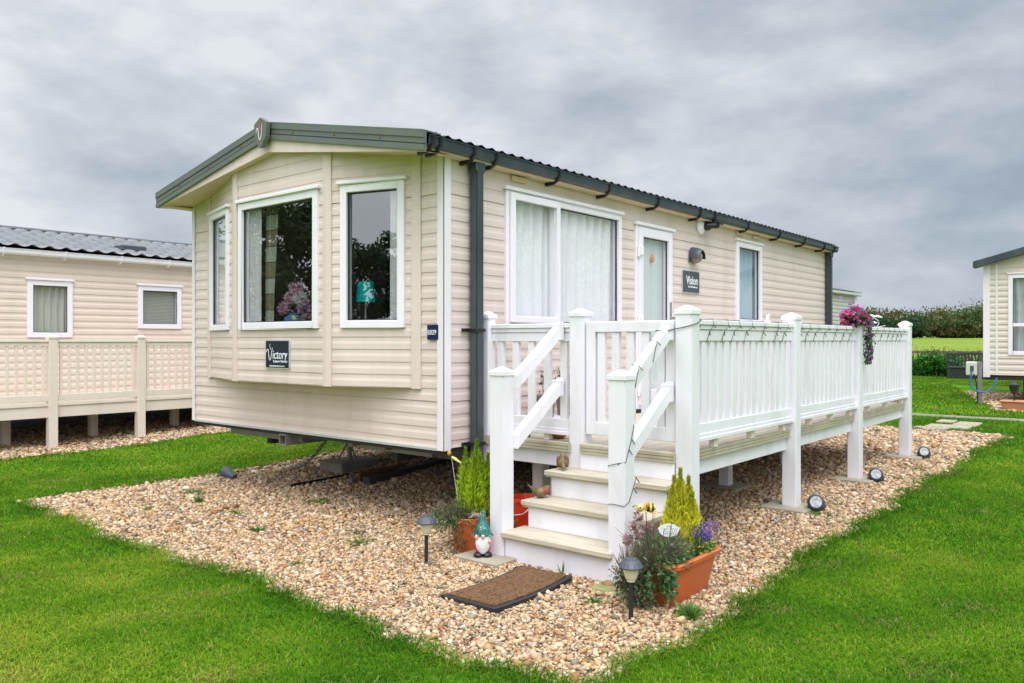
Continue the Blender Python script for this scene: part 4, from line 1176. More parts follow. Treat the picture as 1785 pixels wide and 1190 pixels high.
# gnome
gx0, gy0 = -.318, -.672
gp = Vector((gx0, gy0, .032))
gn = thing('garden_gnome', 'garden gnome with green leafy hat, white beard and red coat beside the left step post', 'garden gnome', gp)
fd = Vector((-.72, -.69, 0)).normalized(); sdv = Vector((.69, -.72, 0)).normalized()   # facing / its right on screen
def gq(a, b, c): return gp+fd*a+sdv*b+Vector((0, 0, c))
MB().lathe([(.042, .025), (.053, .05), (.055, .09), (.047, .13), (.035, .155), (.0, .16)], 20, gp).build('coat', 'gnomered', gn, smooth=60)
for s_ in (-1, 1): MB().ell(gq(.03, .03*s_, .018), (.036, .034, .022), 12, 7).build('boot', 'black', gn, smooth=60)
bd_ = MB(); vs = []; fs = []
for i in range(9):
    t = i/8; w_ = .056*math.sin(min(1, (1-t)*1.0+.0)*math.pi*.55)+.006; zz = .032+.125*t; w_ = .006+.044*math.sin(math.pi*(.12+.62*t))**.9
    for k in range(7):
        a = -1+2*k/6; vs.append(gq(.066*math.sqrt(max(0, 1-.55*a*a))*(.8+.2*math.sin(t*3)), w_*a*1.0, zz))
for i in range(8):
    for k in range(6): fs.append((i*7+k, i*7+k+1, i*7+k+8, i*7+k+7))
bd_.add(vs, fs); bd_.build('beard', 'gnomewhite', gn, smooth=70)
MB().ell(gq(.066, 0, .150), (.014, .014, .014), 12, 8).build('nose', 'skin', gn, smooth=70)
for s_ in (-1, 1): MB().ell(gq(.052, .043*s_, .115 if s_ > 0 else .145), (.014, .014, .016), 10, 7).build('hand', 'skin', gn, smooth=70)
hat = MB(); hat.tube([gq(.01, 0, .148), gq(.012, 0, .185), gq(.004, 0, .225), gq(-.004, .002, .262), gq(-.008, .006, .29), gq(-.006, .008, .302)], [.052, .045, .034, .022, .012, .014], 18)
ht = hat.build('hat', 'gnometeal', gn, smooth=50)
hl = []
for i in range(9):
    t = i/9; rr = .053*(1-t)+.012; zc = .152+.135*t
    for k in range(9-i//2):
        a = 6.283*(k+.5*(i % 2))/(9-i//2)
        c0 = gq(.01+rr*math.cos(a), rr*math.sin(a), zc); o_ = (fd*math.cos(a)+sdv*math.sin(a))
        hl.append((c0, o_*.35+Vector((0, 0, -1))))
leafmesh('hat_leaf', [diamonds(np.array([c[:] for c, _ in hl]), np.array([a[:] for _, a in hl]), .015, .009, fill((.07, .24, .20), len(hl), .25))], ht)
leafmesh('hat_flower', [diamonds(np.array([gq(.056+.0, -.004+.012*math.cos(a), .205+.012*math.sin(a))[:] for a in np.arange(5)*1.257]), np.array([(sdv*math.cos(a)+Vector((0, 0, math.sin(a))))[:] for a in np.arange(5)*1.257]), .010, .007, fill((.60, .72, .76), 5, .05))], ht, 'petal')

# red bucket and small terracotta pot under the deck
L = Vector((.52, -.38, g(.52, -.38)))
bk = thing('red_bucket', 'bright orange red plastic bucket with white handle under the deck behind the steps', 'bucket', L)
MB().lathe([(.10, 0), (.132, .25), (.14, .25), (.14, .272), (.132, .275), (.124, .25), (.095, .012), (0, .01)], 30, L).build('bucket', 'redbucket', bk, smooth=40)
MB().tube([L+Vector((-.05, .128, .255))]+[L+Vector((-.10-.035*math.sin(t*3.1416), .128*math.cos(t*3.1416), .25-.10*math.sin(t*3.1416))) for t in (.15, .3, .5, .7, .85)]+[L+Vector((-.05, -.128, .255))], .0045, 6).build('handle', 'upvc', bk, smooth=60)
L = Vector((.22, -.42, 0))
tp = thing('small_plant_pot', 'small terracotta pot with purple spikes between the step post and the red bucket', 'plant pot', L)
MB().lathe([(.065, 0), (.088, .13), (.095, .13), (.095, .155), (.085, .155), (.08, .135), (0, .13)], 26, L).build('pot', 'terracotta', tp, smooth=40)
spikes(tp, (L.x, L.y, .14), (.03, .03), 7, .16, (.20, .17, .42))
bushy(tp, (L.x, L.y, .17), (.09, .09, .05), 160, [(.05, .14, .03), (.22, .24, .05), (.06, .1, .04)], .016, .007)

# carved ducks
def duck(root, L, rz):
    r3 = Matrix.Rotation(rz, 3, 'Z')
    def T(p): return Vector(L)+r3 @ (Vector(p)*.68)
    b = MB(T)
    # breast low in front (+x), tail raised behind
    b.tube([(.075, 0, .035), (.06, 0, .042), (.03, 0, .05), (-.01, 0, .058), (-.045, 0, .078), (-.075, 0, .105), (-.095, 0, .125)],
           [(.012, .012), (.036, .034), (.052, .048), (.055, .052), (.045, .046), (.026, .03), (.006, .008)], 16)
    body = b.build('body', 'duck', root, smooth=70)
    n_ = MB(T); n_.tube([(.055, 0, .05), (.08, 0, .075), (.098, 0, .098), (.118, 0, .112)], [.03, .023, .022, .014], 14)
    n_.build('head', 'duck', body, smooth=70)
    k = MB(T); k.tube([(.112, 0, .112), (.14, 0, .135), (.155, 0, .152)], [(.012, .012), (.010, .007), (.006, .004)], 10)
    k.build('beak', 'beakgrey', root, smooth=70)
    for s_ in (-1, 1):
        w_ = MB(T); w_.ell((-.035, .042*s_, .075), (.045, .016, .032), 12, 8, Matrix.Rotation(R(35), 3, 'Y')); w_.build('wing', 'duckred', root, smooth=70)
    for s_ in (-1, 1): MB(T).ell((.105, .02*s_, .108), (.004, .003, .004), 8, 5).build('eye', 'black', root)
LD = Vector((.095, -.86, .391))
d1 = thing('wooden_duck', 'painted wooden duck stretching its beak up on the middle step', 'ornament', LD); duck(d1, LD, R(150))
LD = Vector((.285, -.905, .573))
d2 = thing('wooden_duck', 'painted wooden duck facing forward on the top step', 'ornament', LD)
def T2(p): # tail up, head bowed toward the viewer
    r3 = Matrix.Rotation(R(220), 3, 'Z'); return LD+r3 @ (Vector(p)*.72)
b = MB(T2); b.tube([(.03, 0, .03), (.02, 0, .045), (.005, 0, .07), (-.005, 0, .10), (-.012, 0, .135), (-.016, 0, .165), (-.018, 0, .176)], [(.05, .03), (.06, .05), (.058, .052), (.046, .044), (.03, .03), (.014, .014), (.003, .003)], 16)
b.build('body', 'duck', d2, smooth=70)
for s_ in (-1, 1):
    w_ = MB(T2); w_.ell((.0, .046*s_, .075), (.032, .018, .058), 12, 8); w_.build('wing', 'duckred', d2, smooth=70)
b = MB(T2); b.tube([(.05, 0, .075), (.07, 0, .05), (.078, 0, .03), (.09, 0, .016)], [.022, .021, .02, .013], 12); b.build('head', 'duck', d2, smooth=70)
b = MB(T2); b.tube([(.088, 0, .018), (.108, 0, .012), (.12, 0, .010)], [(.013, .010), (.012, .006), (.008, .004)], 10); b.build('beak', 'beakgrey', d2, smooth=70)

# orange trough planter at the right of the steps
TC = (-.14, -2.035, 0)
tro = thing('trough_planter', 'orange trough planter with golden conifer, heather and lavender right of the steps', 'planter', TC)
def rrect(hx, hy, r, z, n=5):
    P = []
    for cx, cy, a in ((hx-r, hy-r, 0), (-hx+r, hy-r, 90), (-hx+r, -hy+r, 180), (hx-r, -hy+r, 270)):
        for k in range(n): q = R(a+90*k/(n-1)); P.append((TC[0]+cx+r*math.cos(q), TC[1]+cy+r*math.sin(q), z))
    return P
rings = [rrect(.225, .095, .05, 0), rrect(.23, .10, .05, .01), rrect(.285, .145, .07, .225), rrect(.305, .165, .08, .228), rrect(.308, .168, .08, .25), rrect(.30, .16, .08, .258), rrect(.282, .142, .07, .255), rrect(.275, .135, .07, .22)]
mb = MB(); k = len(rings[0]); vs = [p for r_ in rings for p in r_]; fs = [tuple(range(k))]
for i in range(len(rings)-1): fs += [(i*k+j, i*k+(j+1) % k, (i+1)*k+(j+1) % k, (i+1)*k+j) for j in range(k)]
fs.append(tuple(range((len(rings)-1)*k, len(rings)*k)))
mb.add(vs, fs).build('pot', 'terracotta', tro, smooth=35)
MB().add(rrect(.272, .132, .07, .232), [tuple(range(k))]).build('soil', 'soil', tro)
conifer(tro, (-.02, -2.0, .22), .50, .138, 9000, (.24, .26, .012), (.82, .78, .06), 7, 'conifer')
bushy(tro, (-.33, -2.04, .27), (.24, .18, .12), 2300, [(.11, .20, .07), (.14, .25, .09), (.19, .19, .10), (.08, .15, .06)], .017, .0065, 'heather', .2)
bushy(tro, (-.50, -1.99, .14), (.12, .14, .15), 900, [(.09, .19, .07), (.12, .23, .09), (.16, .14, .09)], .016, .0065, 'trailing_foliage', .8)
bushy(tro, (-.44, -2.15, .17), (.07, .06, .12), 300, [(.10, .21, .08), (.08, .17, .06), (.16, .22, .08)], .018, .009, 'trailing_foliage', .7)
twigs(tro, (-.40, -2.05, .28), (.27, .24, .20), 110, .0016, .9)
twigs(tro, (-.54, -1.98, .14), (.12, .14, .22), 60, .0017, .9)
bushy(tro, (-.55, -1.95, .20), (.10, .10, .11), 700, [(.12, .10, .07), (.15, .13, .09), (.07, .11, .045)], .009, .004, 'faded_heather', 0)
spikes(tro, (-.03, -2.13, .25), (.045, .022), 10, .17, (.17, .12, .46), 'grape_hyacinth')
spikes(tro, (.08, -2.10, .25), (.04, .03), 14, .16, (.34, .20, .52), 'lavender', (.16, .13, .08))
bushy(tro, (.0, -2.165, .27), (.10, .04, .05), 260, [(.30, .33, .05), (.10, .22, .04), (.45, .45, .12)], .016, .007, 'ivy', .4)
ph = []
for (x, y, z) in ((-.33, -1.86, .42), (-.30, -1.88, .36), (-.26, -1.85, .46), (-.36, -1.84, .34), (-.22, -1.9, .40)):
    P, d = ball(60, (x, y, z), (.035, .03, .032), .5); ph.append(diamonds(P, d, .012, .009, fill((.42, .30, .28), 60, .3)))
leafmesh('faded_flower', ph, tro, 'petal')
bushy(tro, (-.36, -2.12, .345), (.02, .02, .02), 30, [(.03, .24, .10), (.8, .82, .8)], .012, .009, 'bud', 0)
# bee stake
Bp = Vector((-.48, -2.03, .565))
bee = thing('bee_ornament', 'yellow and black striped bee ornament on a wire stake above the trough', 'ornament', (Bp.x, Bp.y, .25))
MB().tube([(Bp.x+.03, Bp.y-.02, .22), (Bp.x+.008, Bp.y-.004, .40), Bp+Vector((0, 0, -.02))], .0025, 5).build('wire_stake', 'wirem', bee)
bdir = Vector((.62, -.70, .0))   # head points to the left of the picture
ax = bdir*-1
hd_ = Bp+ax*.034+Vector((0, 0, .004))
MB().ell(hd_, (.022, .022, .022), 14, 9).build('head', 'beeyellow', bee, smooth=60)
for k in range(5):
    c0 = Bp-ax*(.0+.0125*k)+Vector((0, 0, .006)); rr = [.018, .025, .027, .024, .015][k]
    q = MB(); a0_, a1_ = c0+ax*.0065, c0-ax*.0065; q.tube([a0_, c0, a1_], [rr*.93, rr, rr*.93], 14); q.build('body_stripe', 'beeyellow' if k % 2 == 0 else 'black', bee, smooth=50)
tocam = Vector((-.85, -.5, .15)).normalized()
MB().ell(hd_+tocam*.016+Vector((0, 0, .004)), (.011, .011, .012), 10, 7).build('eye', 'upvc', bee, smooth=60)
MB().ell(hd_+tocam*.024+Vector((0, 0, .003)), (.005, .005, .006), 8, 6).build('pupil', 'black', bee, smooth=60)
w_ = MB(); w_.ell(Bp-ax*.012+tocam*.02+Vector((0, 0, .022)), (.02, .010, .016), 10, 6); w_.build('wing', 'mustard', bee, smooth=60)
w_ = MB(); w_.tube([hd_+ax*.012+Vector((0, 0, .012)), hd_+ax*.035+Vector((0, 0, .012)), hd_+ax*.045+Vector((0, 0, .004))], [.002, .002, .006], 6); w_.build('antenna', 'black', bee)
w_ = MB(); w_.tube([Bp-ax*.02+Vector((0, 0, -.016)), Bp-ax*.05+Vector((0, 0, -.026)), Bp-ax*.075+Vector((0, 0, -.032))], [.005, .004, .003], 6); w_.build('leg', 'beeyellow', bee)
# oval plaque
Op = Vector((-.33, -2.09, .425))
ov = thing('oval_plaque', 'white oval ceramic plaque on a stake in the trough planter', 'plaque', (Op.x, Op.y, .25))
dv = Vector((.637, -.771, 0)); nv = Vector((-.771, -.637, .25)).normalized(); up = Vector((0, 0, 1))
vs = []; fs = []
for d_ in (0, .008):
    for k in range(28):
        a = 6.283*k/28; sc2 = 1+.18*max(0, math.cos(2*(a-.35)))**12*(math.cos(a) > 0)+.18*max(0, math.cos(2*(a-2.8)))**12*(math.cos(a) < 0)
        vs.append(Op+dv*.056*sc2*math.cos(a)+up*.038*math.sin(a)*1.0+nv*d_)
fs = [tuple(range(28)), tuple(range(55, 27, -1))]+[(i, (i+1) % 28, 28+(i+1) % 28, 28+i) for i in range(28)]
MB().add(vs, fs).build('plaque', 'gnomewhite', ov, bevel=.001)
sq = MB()
for (z, a, b2) in ((.022, -.012, .016), (.008, -.03, -.004), (.008, .004, .03), (-.006, -.034, .03), (-.018, -.022, -.002), (-.018, .006, .022)):
    for j in range(5):
        t0, t1 = a+(b2-a)*j/5, a+(b2-a)*(j+.7)/5
        q0 = Op+dv*t0+up*(z-.003)+nv*.0088; q1 = Op+dv*t1+up*(z+.003)+nv*.0088
        sq.tube([q0, q1], .0009, 4)
sq.build('script_marks', 'slategrey', ov)
MB().tube([(Op.x, Op.y, .2), Op+Vector((0, 0, -.03))], .003, 5).build('wire_stake', 'silver', ov)

# --- things on the deck
def pot_round(x, y, z, r, h, label, sparse, name='plant_pot'):
    t = thing(name, label, 'plant pot', (x, y, z), 'taupe pots on the deck')
    MB().lathe([(r*.75, 0), (r*.95, h*.86), (r, h*.86), (r, h), (r*.92, h), (r*.88, h*.9), (0, h*.88)], 24, (x, y, z)).build('pot', 'pot_taupe', t, smooth=40)
    twigs(t, (x, y, z+h+.10), (r*1.25, r*1.25, .14), 22, .002, .9)
    bushy(t, (x, y, z+h+.11), (r*1.2, r*1.2, .13), sparse, [(.10, .17, .04), (.16, .20, .06), (.13, .07, .05), (.06, .10, .04)], .013, .008)
    return t
pot_round(.97, -.235, .86, .085, .175, 'taupe pot with dry reddish stems behind the deck rail, on the left', 60)
pot_round(1.24, -.235, .86, .085, .175, 'taupe pot with leafy green stems behind the deck rail, in the middle', 170)
pot_round(1.51, -.235, .86, .085, .175, 'taupe pot with thin brown seedling stems behind the deck rail, on the right', 70)
ps = MB(); ps.box(.84, 1.66, -.33, -.14, .835, .857)
for x in (.87, 1.63):
    for y in (-.31, -.16): ps.box(x-.012, x+.012, y-.012, y+.012, .752, .835)
tag(ps.build('plant_stand', 'upvc', bevel=.003), 'low white stand under the three taupe pots on the deck', 'plant stand')
lt = thing('leafy_tray', 'low bright green plants in front of the pot stand on the deck', 'plant', (1.0, -.40, .752))
bushy(lt, (.93, -.42, .80), (.10, .05, .04), 260, [(.07, .26, .03), (.10, .30, .05), (.05, .18, .03)], .018, .010)
MB().box(.84, 1.02, -.46, -.38, .753, .785).build('tray', 'lampblack', lt, bevel=.004)
L = Vector((.575, -.66, .752))
mu = thing('mustard_pot', 'mustard glazed ornament standing at the edge of the deck beside the gate post', 'ornament', L)
MB().lathe([(.035, 0), (.07, .025), (.085, .065), (.06, .10), (.0, .108)], 18, L).build('body', 'mustard', mu, smooth=50)
MB().ell(L+Vector((-.01, .085, .045)), (.028, .03, .035), 10, 7).build('grey_head', 'rock', mu, smooth=60)
L = Vector((.50, -.42, .752)); wl_ = MB()
for s_ in (-1, 1): wl_.tube([L+Vector((0, .012*s_, 0)), L+Vector((0, .02*s_, .085))], .003, 5)
wl_.box(L.x-.01, L.x+.01, L.y-.012, L.y+.012, L.z+.0, L.z+.022)
tag(wl_.build('wire_holder', 'wirem'), 'small dark wire holder under the front deck rail', 'ornament')
dmt = MB(); dmt.box(2.85, 3.5, -.52, -.12, .753, .768); tag(dmt.build('door_mat', pbr('dark_red_mat', (.09, .045, .03), .95, .5, 40, .6, 90), bevel=.004), 'dark red door mat on the deck in front of the glass door', 'door mat')
# artificial flower basket on the far rail
F0 = np.array((4.03, -1.80, 1.66))
fb = thing('flower_basket', 'artificial pink and purple flower arrangement trailing over the deck rail', 'flowers', tuple(F0))
MB().lathe([(.09, 0), (.13, .07), (.12, .075), (0, .06)], 18, tuple(F0)).build('basket', 'bracket', fb)
parts = []
def roses(pts, r, colr, k=16):
    for c0 in pts:
        P, d = ball(k, c0, (r*.5,)*3, .5); parts.append(diamonds(P+d*r*.2, d+.5*rng.standard_normal((k, 3)), r*.5, r*.36, fill(colr, k, .2)))
dome = lambda n, r, s_: ball(n, F0+np.array((0, 0, .06)), tuple(.86*q for q in r), s_)[0]
roses(dome(16, (.20, .13, .13), .8), .036, (.66, .03, .20)); roses(dome(10, (.21, .13, .13), .85), .034, (.82, .16, .34))
for p_ in parts: leafmesh('rose', [p_], fb, 'petal')
parts = []
roses(np.concatenate([dome(30, (.26, .15, .15), .85), F0+np.array((0, 0, .19))+.05*rng.standard_normal((5, 3))]), .024, (.42, .20, .52), 9)
for p_ in parts: leafmesh('purple_flower', [p_], fb, 'petal')
P = dome(420, (.24, .14, .12), .3); A = rng.standard_normal((420, 3)); leafmesh('foliage', [diamonds(P, A, .028, .010, fill((.035, .16, .05), 420, .35))], fb)
parts = []; k = 420; t = rng.random(k)
ctr = np.stack([F0[0]+.17+.05*np.sin(t*3)+.045*(1-t*.6)*rng.standard_normal(k), np.full(k, -1.885)+.02*rng.standard_normal(k), 1.72-.46*t], 1)
parts.append(diamonds(ctr, np.stack([.6*rng.standard_normal(k), .3*rng.standard_normal(k), -np.ones(k)*.7], 1), .022, .008, fill((.045, .13, .06), k, .4)))
leafmesh('trailing_foliage', parts, fb); parts = []
t = rng.random(60)**1.3
roses(np.stack([F0[0]+.17+.05*np.sin(t*3)+.05*(1-t*.6)*rng.standard_normal(60), np.full(60, -1.895)+.012*rng.standard_normal(60), 1.72-.45*t], 1), .022, (.42, .14, .36), 8)
for p_ in parts: leafmesh('trailing_flower', [p_], fb, 'petal')
# solar lamp, bird ornament and two small white hooks standing on the rail
L = Vector((4.62, -1.79, 1.641))
sl = thing('solar_lamp', 'small black square solar lamp standing on the deck rail beside the flowers', 'garden light', L)
q = MB(); q.box(L.x-.045, L.x+.045, L.y-.03, L.y+.03, L.z, L.z+.095); q.build('case', 'black', sl, bevel=.006)
q = MB(); q.box(L.x-.05, L.x-.046, L.y-.014, L.y+.014, L.z+.03, L.z+.06); q.build('sensor', 'reflector', sl)
L = Vector((4.86, -1.79, 1.641))
bo = thing('bird_ornament', 'white metal ornament of small birds on curved branches on the deck rail', 'ornament', L)
q = MB(); q.tube([L, L+Vector((0, -.03, .04)), L+Vector((.02, -.01, .08)), L+Vector((-.02, .03, .11))], .0035, 5); q.tube([L+Vector((0, 0, 0)), L+Vector((-.03, .05, .05)), L+Vector((-.05, .09, .045)), L+Vector((-.05, .09, .09))], .0035, 5); q.tube([L, L+Vector((.06, -.08, .02))], .003, 5)
q.build('branch', 'upvc', bo)
for d_ in ((-.02, .03, .125), (.03, -.015, .12), (-.05, .09, .095), (-.01, .03, .06)):
    q = MB(); c0 = L+Vector(d_); q.tube([c0+Vector((-.02, .02, .012)), c0, c0+Vector((.02, -.02, -.008)), c0+Vector((.035, -.035, -.01))], [.006, .012, .009, .003], 8); q.build('bird', 'upvc', bo, smooth=60)
for x, lb in ((1.85, 'small white plastic clip on the deck rail left of the nearer flat-topped post'), (2.56, 'small white hook on the deck rail right of the nearer flat-topped post')):
    q = MB(); q.box(x-.03, x+.03, -1.80, -1.77, 1.641, 1.66); q.tube([(x, -1.785, 1.655), (x+.0, -1.785, 1.70), (x+.03, -1.785, 1.705), (x+.05, -1.785, 1.69)], .010, 6)
    tag(q.build('rail_clip', 'upvc'), lb, 'clip')

# ================================================================== UNDER THE HOME
def block(name, x0, x1, y0, y1, z0, z1, mat='concrete', par=None): return MB().box(x0, x1, y0, y1, z0, z1).build(name, mat, par, bevel=.01)
o = block('concrete_block', 1.18, 1.72, 2.72, 3.12, .01, .15); tag(o, 'flat concrete block under the axle stand on the gravel', 'block', 'concrete blocks under the home')
L = Vector((1.45, 2.92, .15)); js = thing('axle_stand', 'steel axle stand propping the front of the home', 'stand', L)
MB().tube([L, L+Vector((0, 0, .5))], .028, 10).build('screw_post', 'steel', js, smooth=40)
MB().tube([L+Vector((-.17, .12, .31)), L+Vector((.17, -.12, .31))], .014, 8).build('handle', 'steel', js)
for k in range(3):
    a = k*2.09+.4; MB().tube([L+Vector((.13*math.cos(a), .13*math.sin(a), 0)), L+Vector((0, 0, .24))], .012, 6).build('leg', 'steel', js)
o = block('concrete_block', 1.62, 2.0, .98, 1.42, .03, .30); tag(o, 'lower concrete block of the pier under the front right corner', 'block', 'concrete blocks under the home')
o = block('concrete_block', 1.42, 2.1, .86, 1.5, .301, .47); tag(o, 'upper concrete slab of the pier under the front right corner', 'block', 'concrete blocks under the home')
o = MB().bar((.95, 2.04, .06), (3.6, 2.42, .12), .10, .10).build('timber_beam', 'timber', bevel=.006); tag(o, 'long dark timber beam lying on the gravel under the home', 'timber')
rb = thing('rusty_bracket', 'rusty steel bracket lying on the gravel at the end of the timber beam', 'bracket', (1.05, 2.22, 0))
MB().box(.98, 1.5, 2.18, 2.20, .01, .15).build('side_plate', 'rust', rb); MB().box(.98, 1.5, 2.2, 2.38, .01, .025).build('base_plate', 'rust', rb); MB().tube([(.93, 2.26, .05), (1.02, 2.26, .06)], .03, 10).build('end_cap', 'steel', rb)
tag(MB().tube([(.46, 2.62, .02), (.8, 2.60, .03), (1.25, 2.62, .04), (1.7, 2.5, .03), (2.9, 2.9, .1)], .022, 8).build('black_pipe', 'bracket', smooth=60), 'black plastic pipe lying across the gravel under the home', 'pipe')
chn = MB(); a, b2 = Vector((.75, 2.35, .56)), Vector((1.18, 3.85, .03)); nl = 26
for i in range(nl):
    t = i/nl; p0 = a.lerp(b2, t)+Vector((0, 0, -.16*math.sin(t*3.1416))); t2 = (i+1.25)/nl; p1_ = a.lerp(b2, t2)+Vector((0, 0, -.16*math.sin(min(t2, 1)*3.1416)))
    p0.z = max(p0.z, .035); p1_.z = max(p1_.z, .035)
    d = (p1_-p0).normalized(); s_ = d.cross(Vector((0, 0, 1))).normalized(); u_ = s_.cross(d)
    w_ = s_ if i % 2 else u_
    c0 = (p0+p1_)/2; hl_ = (p1_-p0).length/2; P = []
    for k in range(10):
        q = 6.283*k/10; P.append(c0+d*(hl_*math.cos(q))+w_*(.02*math.sin(q)))
    P.append(P[0]); chn.tube(P, .007, 5, cap=False)
tag(chn.build('anchor_chain', 'steel', smooth=60), 'steel anchor chain running from the home chassis down to the gravel', 'chain')

# weeds on the gravel
def weed(x, y, n, r, h, label, cols=((.05, .18, .02), (.08, .22, .03), (.12, .20, .05)), wd=.004):
    z = g(x, y)
    n = int(n*1.5); A = np.stack([rng.standard_normal(n)*r*.62, rng.standard_normal(n)*r*.62, h*.75*(.2+.8*rng.random(n))], 1)
    L = np.linalg.norm(A, axis=1)*(.45+.35*rng.random(n)); Ad = A/np.linalg.norm(A, axis=1, keepdims=True)
    P = np.array((x, y, z+.004))+Ad*L[:, None]*.96
    C = np.asarray(cols)[rng.integers(0, len(cols), n)]*(1+.2*rng.standard_normal((n, 1)))
    o = leafmesh('weed', [diamonds(P, A, L, wd, np.clip(C, .01, 1))])
    return tag(o, label, 'weed', 'weeds growing in the gravel')
for x, y, n, r, h in ((-.55, 2.6, 60, .05, .09), (-.35, 3.05, 60, .09, .06), (-1.0, 2.65, 34, .05, .05), (-.85, 1.2, 46, .06, .07), (.15, 1.75, 60, .10, .06), (.4, 3.0, 24, .05, .05), (1.0, .9, 26, .05, .1), (-.55, .3, 50, .09, .05), (-.4, .55, 18, .04, .05), (-1.2, .2, 20, .05, .04), (2.6, 3.4, 60, .09, .16), (-.6, 1.9, 26, .05, .06)):
    weed(x, y, n, r, h, 'small green weed tuft growing on the open gravel')
for x, y, n, r, h in ((2.2, -2.12, 40, .08, .06), (2.75, -2.05, 26, .05, .04), (4.4, -2.12, 26, .06, .05), (5.2, -2.1, 34, .10, .05)):
    weed(x, y, n, r, h, 'small green weed tuft in the gravel along the deck posts')
weed(-.48, -2.30, 80, .06, .10, 'leafy pale green weed between the trough planter and the lawn', ((.16, .26, .06), (.10, .22, .04)), .011)
weed(-.58, -1.75, 40, .06, .05, 'grassy weed beside the mossy slab at the foot of the steps')
weed(-.30, -1.33, 10, .03, .14, 'thin grass stalks growing against the bottom riser')

# ================================================================== NEIGHBOURING HOMES
NB = thing('holiday_home', 'cream holiday home with grey tiled roof and cream railed deck on the left', 'holiday home', (2.3, 10.9, 0))
NS = plane((0, 9.0), (1, 0), (0, -1))
nx0, nx1 = -2.6, 7.2
nw = [(.26, .90, 1.545, 2.41), (1.93, 2.68, 1.70, 2.41)]
cuts = sorted([nx0, nx1]+[q for w in nw for q in w[:2]])
regs = []
for a, b in zip(cuts[:-1], cuts[1:]):
    w = [w for w in nw if w[0] <= (a+b)/2 <= w[1]]
    if w: regs += [(a, b, .55, w[0][2]), (a, b, w[0][3], 2.82)]
    else: regs.append((a, b, .55, 2.82))
siding(NS, regs, .55, (), .105, .75).build('side_wall', 'siding_n', NB)
MB().box(nx0, nx1, 9.03, 12.8, .45, .56).build('floor_pan', 'dark', NB)
for x in (nx0, nx1):
    o = MB().add([(x, 9.0, .55), (x, 12.8, .55), (x, 12.8, 2.85), (x, 10.9, 3.36), (x, 9.0, 2.85)], [(0, 1, 2, 3, 4)]).build('end_wall', 'siding_n', NB)
MB().add([(nx0, 12.8, .55), (nx1, 12.8, .55), (nx1, 12.8, 2.85), (nx0, 12.8, 2.85)], [(0, 1, 2, 3)]).build('rear_wall', 'siding_n', NB)
for w in nw: windowpart(NB, NS, *w, fw=.075, glass='glass2')
V, F = tileroof(NS, nx0-.1, nx1+.1, .14, 2.86, -1.9, 3.38, .235, .36, .026, .045, 8); raw('roof', V, F, 'roof', NB)
V, F = tileroof(plane((0, 12.8), (1, 0), (0, 1)), nx0-.1, nx1+.1, .14, 2.86, -1.9, 3.38, .235, .36, .020, .030, 6); raw('roof', V, F, 'roof', NB)
q = MB(); q.box(nx0-.1, nx1+.1, 10.82, 10.98, 3.385, 3.43); q.build('ridge_cap', 'roof', NB, bevel=.01)
gutter(nx0-.1, nx1+.1, fn=NS, mat='upvc', parent=NB, z=2.77, br=(-.9, -.1, .75, 1.6, 2.4), brmat='upvc')
q = MB(); q.box(1.85, 2.28, 9.40, 9.72, 3.02, 3.12); q.build('roof_vent', 'roofmain', NB, bevel=.015)
for (a, b, c0, d), mat, lb in ((nw[0], 'beigecurtain', 'pale curtain behind the taller window of the left neighbouring home'),):
    tag(curtain('curtain', mat, NS, a+.02, b-.02, c0, d, -.08, 6, .02), lb, 'curtain')
bl = MB(NS)
for k in range(26):
    z = 1.76+k*.0245; bl.box(1.99, 2.62, -.075, -.058, z, z+.019)
tag(bl.build('window_blind', pbr('grey_blind', (.36, .37, .33), .6)), 'grey slatted blind behind the shorter window of the left neighbouring home', 'blind')
ib = MB(); ib.add([(nx0, 9.5, .6), (nx1, 9.5, .6), (nx1, 9.5, 2.8), (nx0, 9.5, 2.8)], [(0, 1, 2, 3)]); ib.build('interior_lining', 'inner', NB)
# its deck
nd = thing('raised_deck', 'cream railed raised deck running along the left neighbouring home', 'deck', (2.0, 8.3, 0))
def b_(name, x0, x1, y0, y1, z0, z1, par=nd, mat='beigepvc', bv=.004): return MB().box(x0, x1, y0, y1, z0, z1).build(name, mat, par, bevel=bv)
b_('deck_boards', -2.5, 6.8, 7.74, 8.98, .592, .617, mat='board_x'); b_('edge_board', -2.5, 6.8, 7.70, 7.738, .588, .622)
b_('fascia_board', -2.5, 6.8, 7.715, 7.737, .43, .587)
px = [-2.38, -1.16, .07, 1.30, 2.53, 3.76]
for x in px:
    p_ = b_('post', x, x+.115, 7.66, 7.775, .0, 1.55)
    c_ = MB(); c_.box(x-.008, x+.123, 7.652, 7.783, 1.525, 1.552); c_.frustum((x+.0575, 7.7175), 1.5522, 1.582, .06, .06, .012, .012); c_.build('post_cap', 'beigepvc', p_, bevel=.002)
for a, b in zip(px[:-1], px[1:]):
    a += .115; r_ = MB(); r_.box(a, b, 7.68, 7.755, 1.475, 1.505); r_.box(a, b, 7.695, 7.74, 1.42, 1.4745); r_.build('top_rail', 'beigepvc', nd, bevel=.003)
    r_ = MB(); r_.box(a, b, 7.69, 7.745, .655, .75); r_.build('bottom_rail', 'beigepvc', nd, bevel=.003)
    for i in range(10):
        x = a+(i+.5)*(b-a)/10; b_('baluster', x-.018, x+.018, 7.70, 7.735, .75, 1.42)
for x in (-.25, .95, 2.25, 3.4): b_('support_leg', x, x+.11, 8.45, 8.56, .0, .58)
b_('support_leg', 2.60, 2.76, 7.95, 8.11, .0, .58)

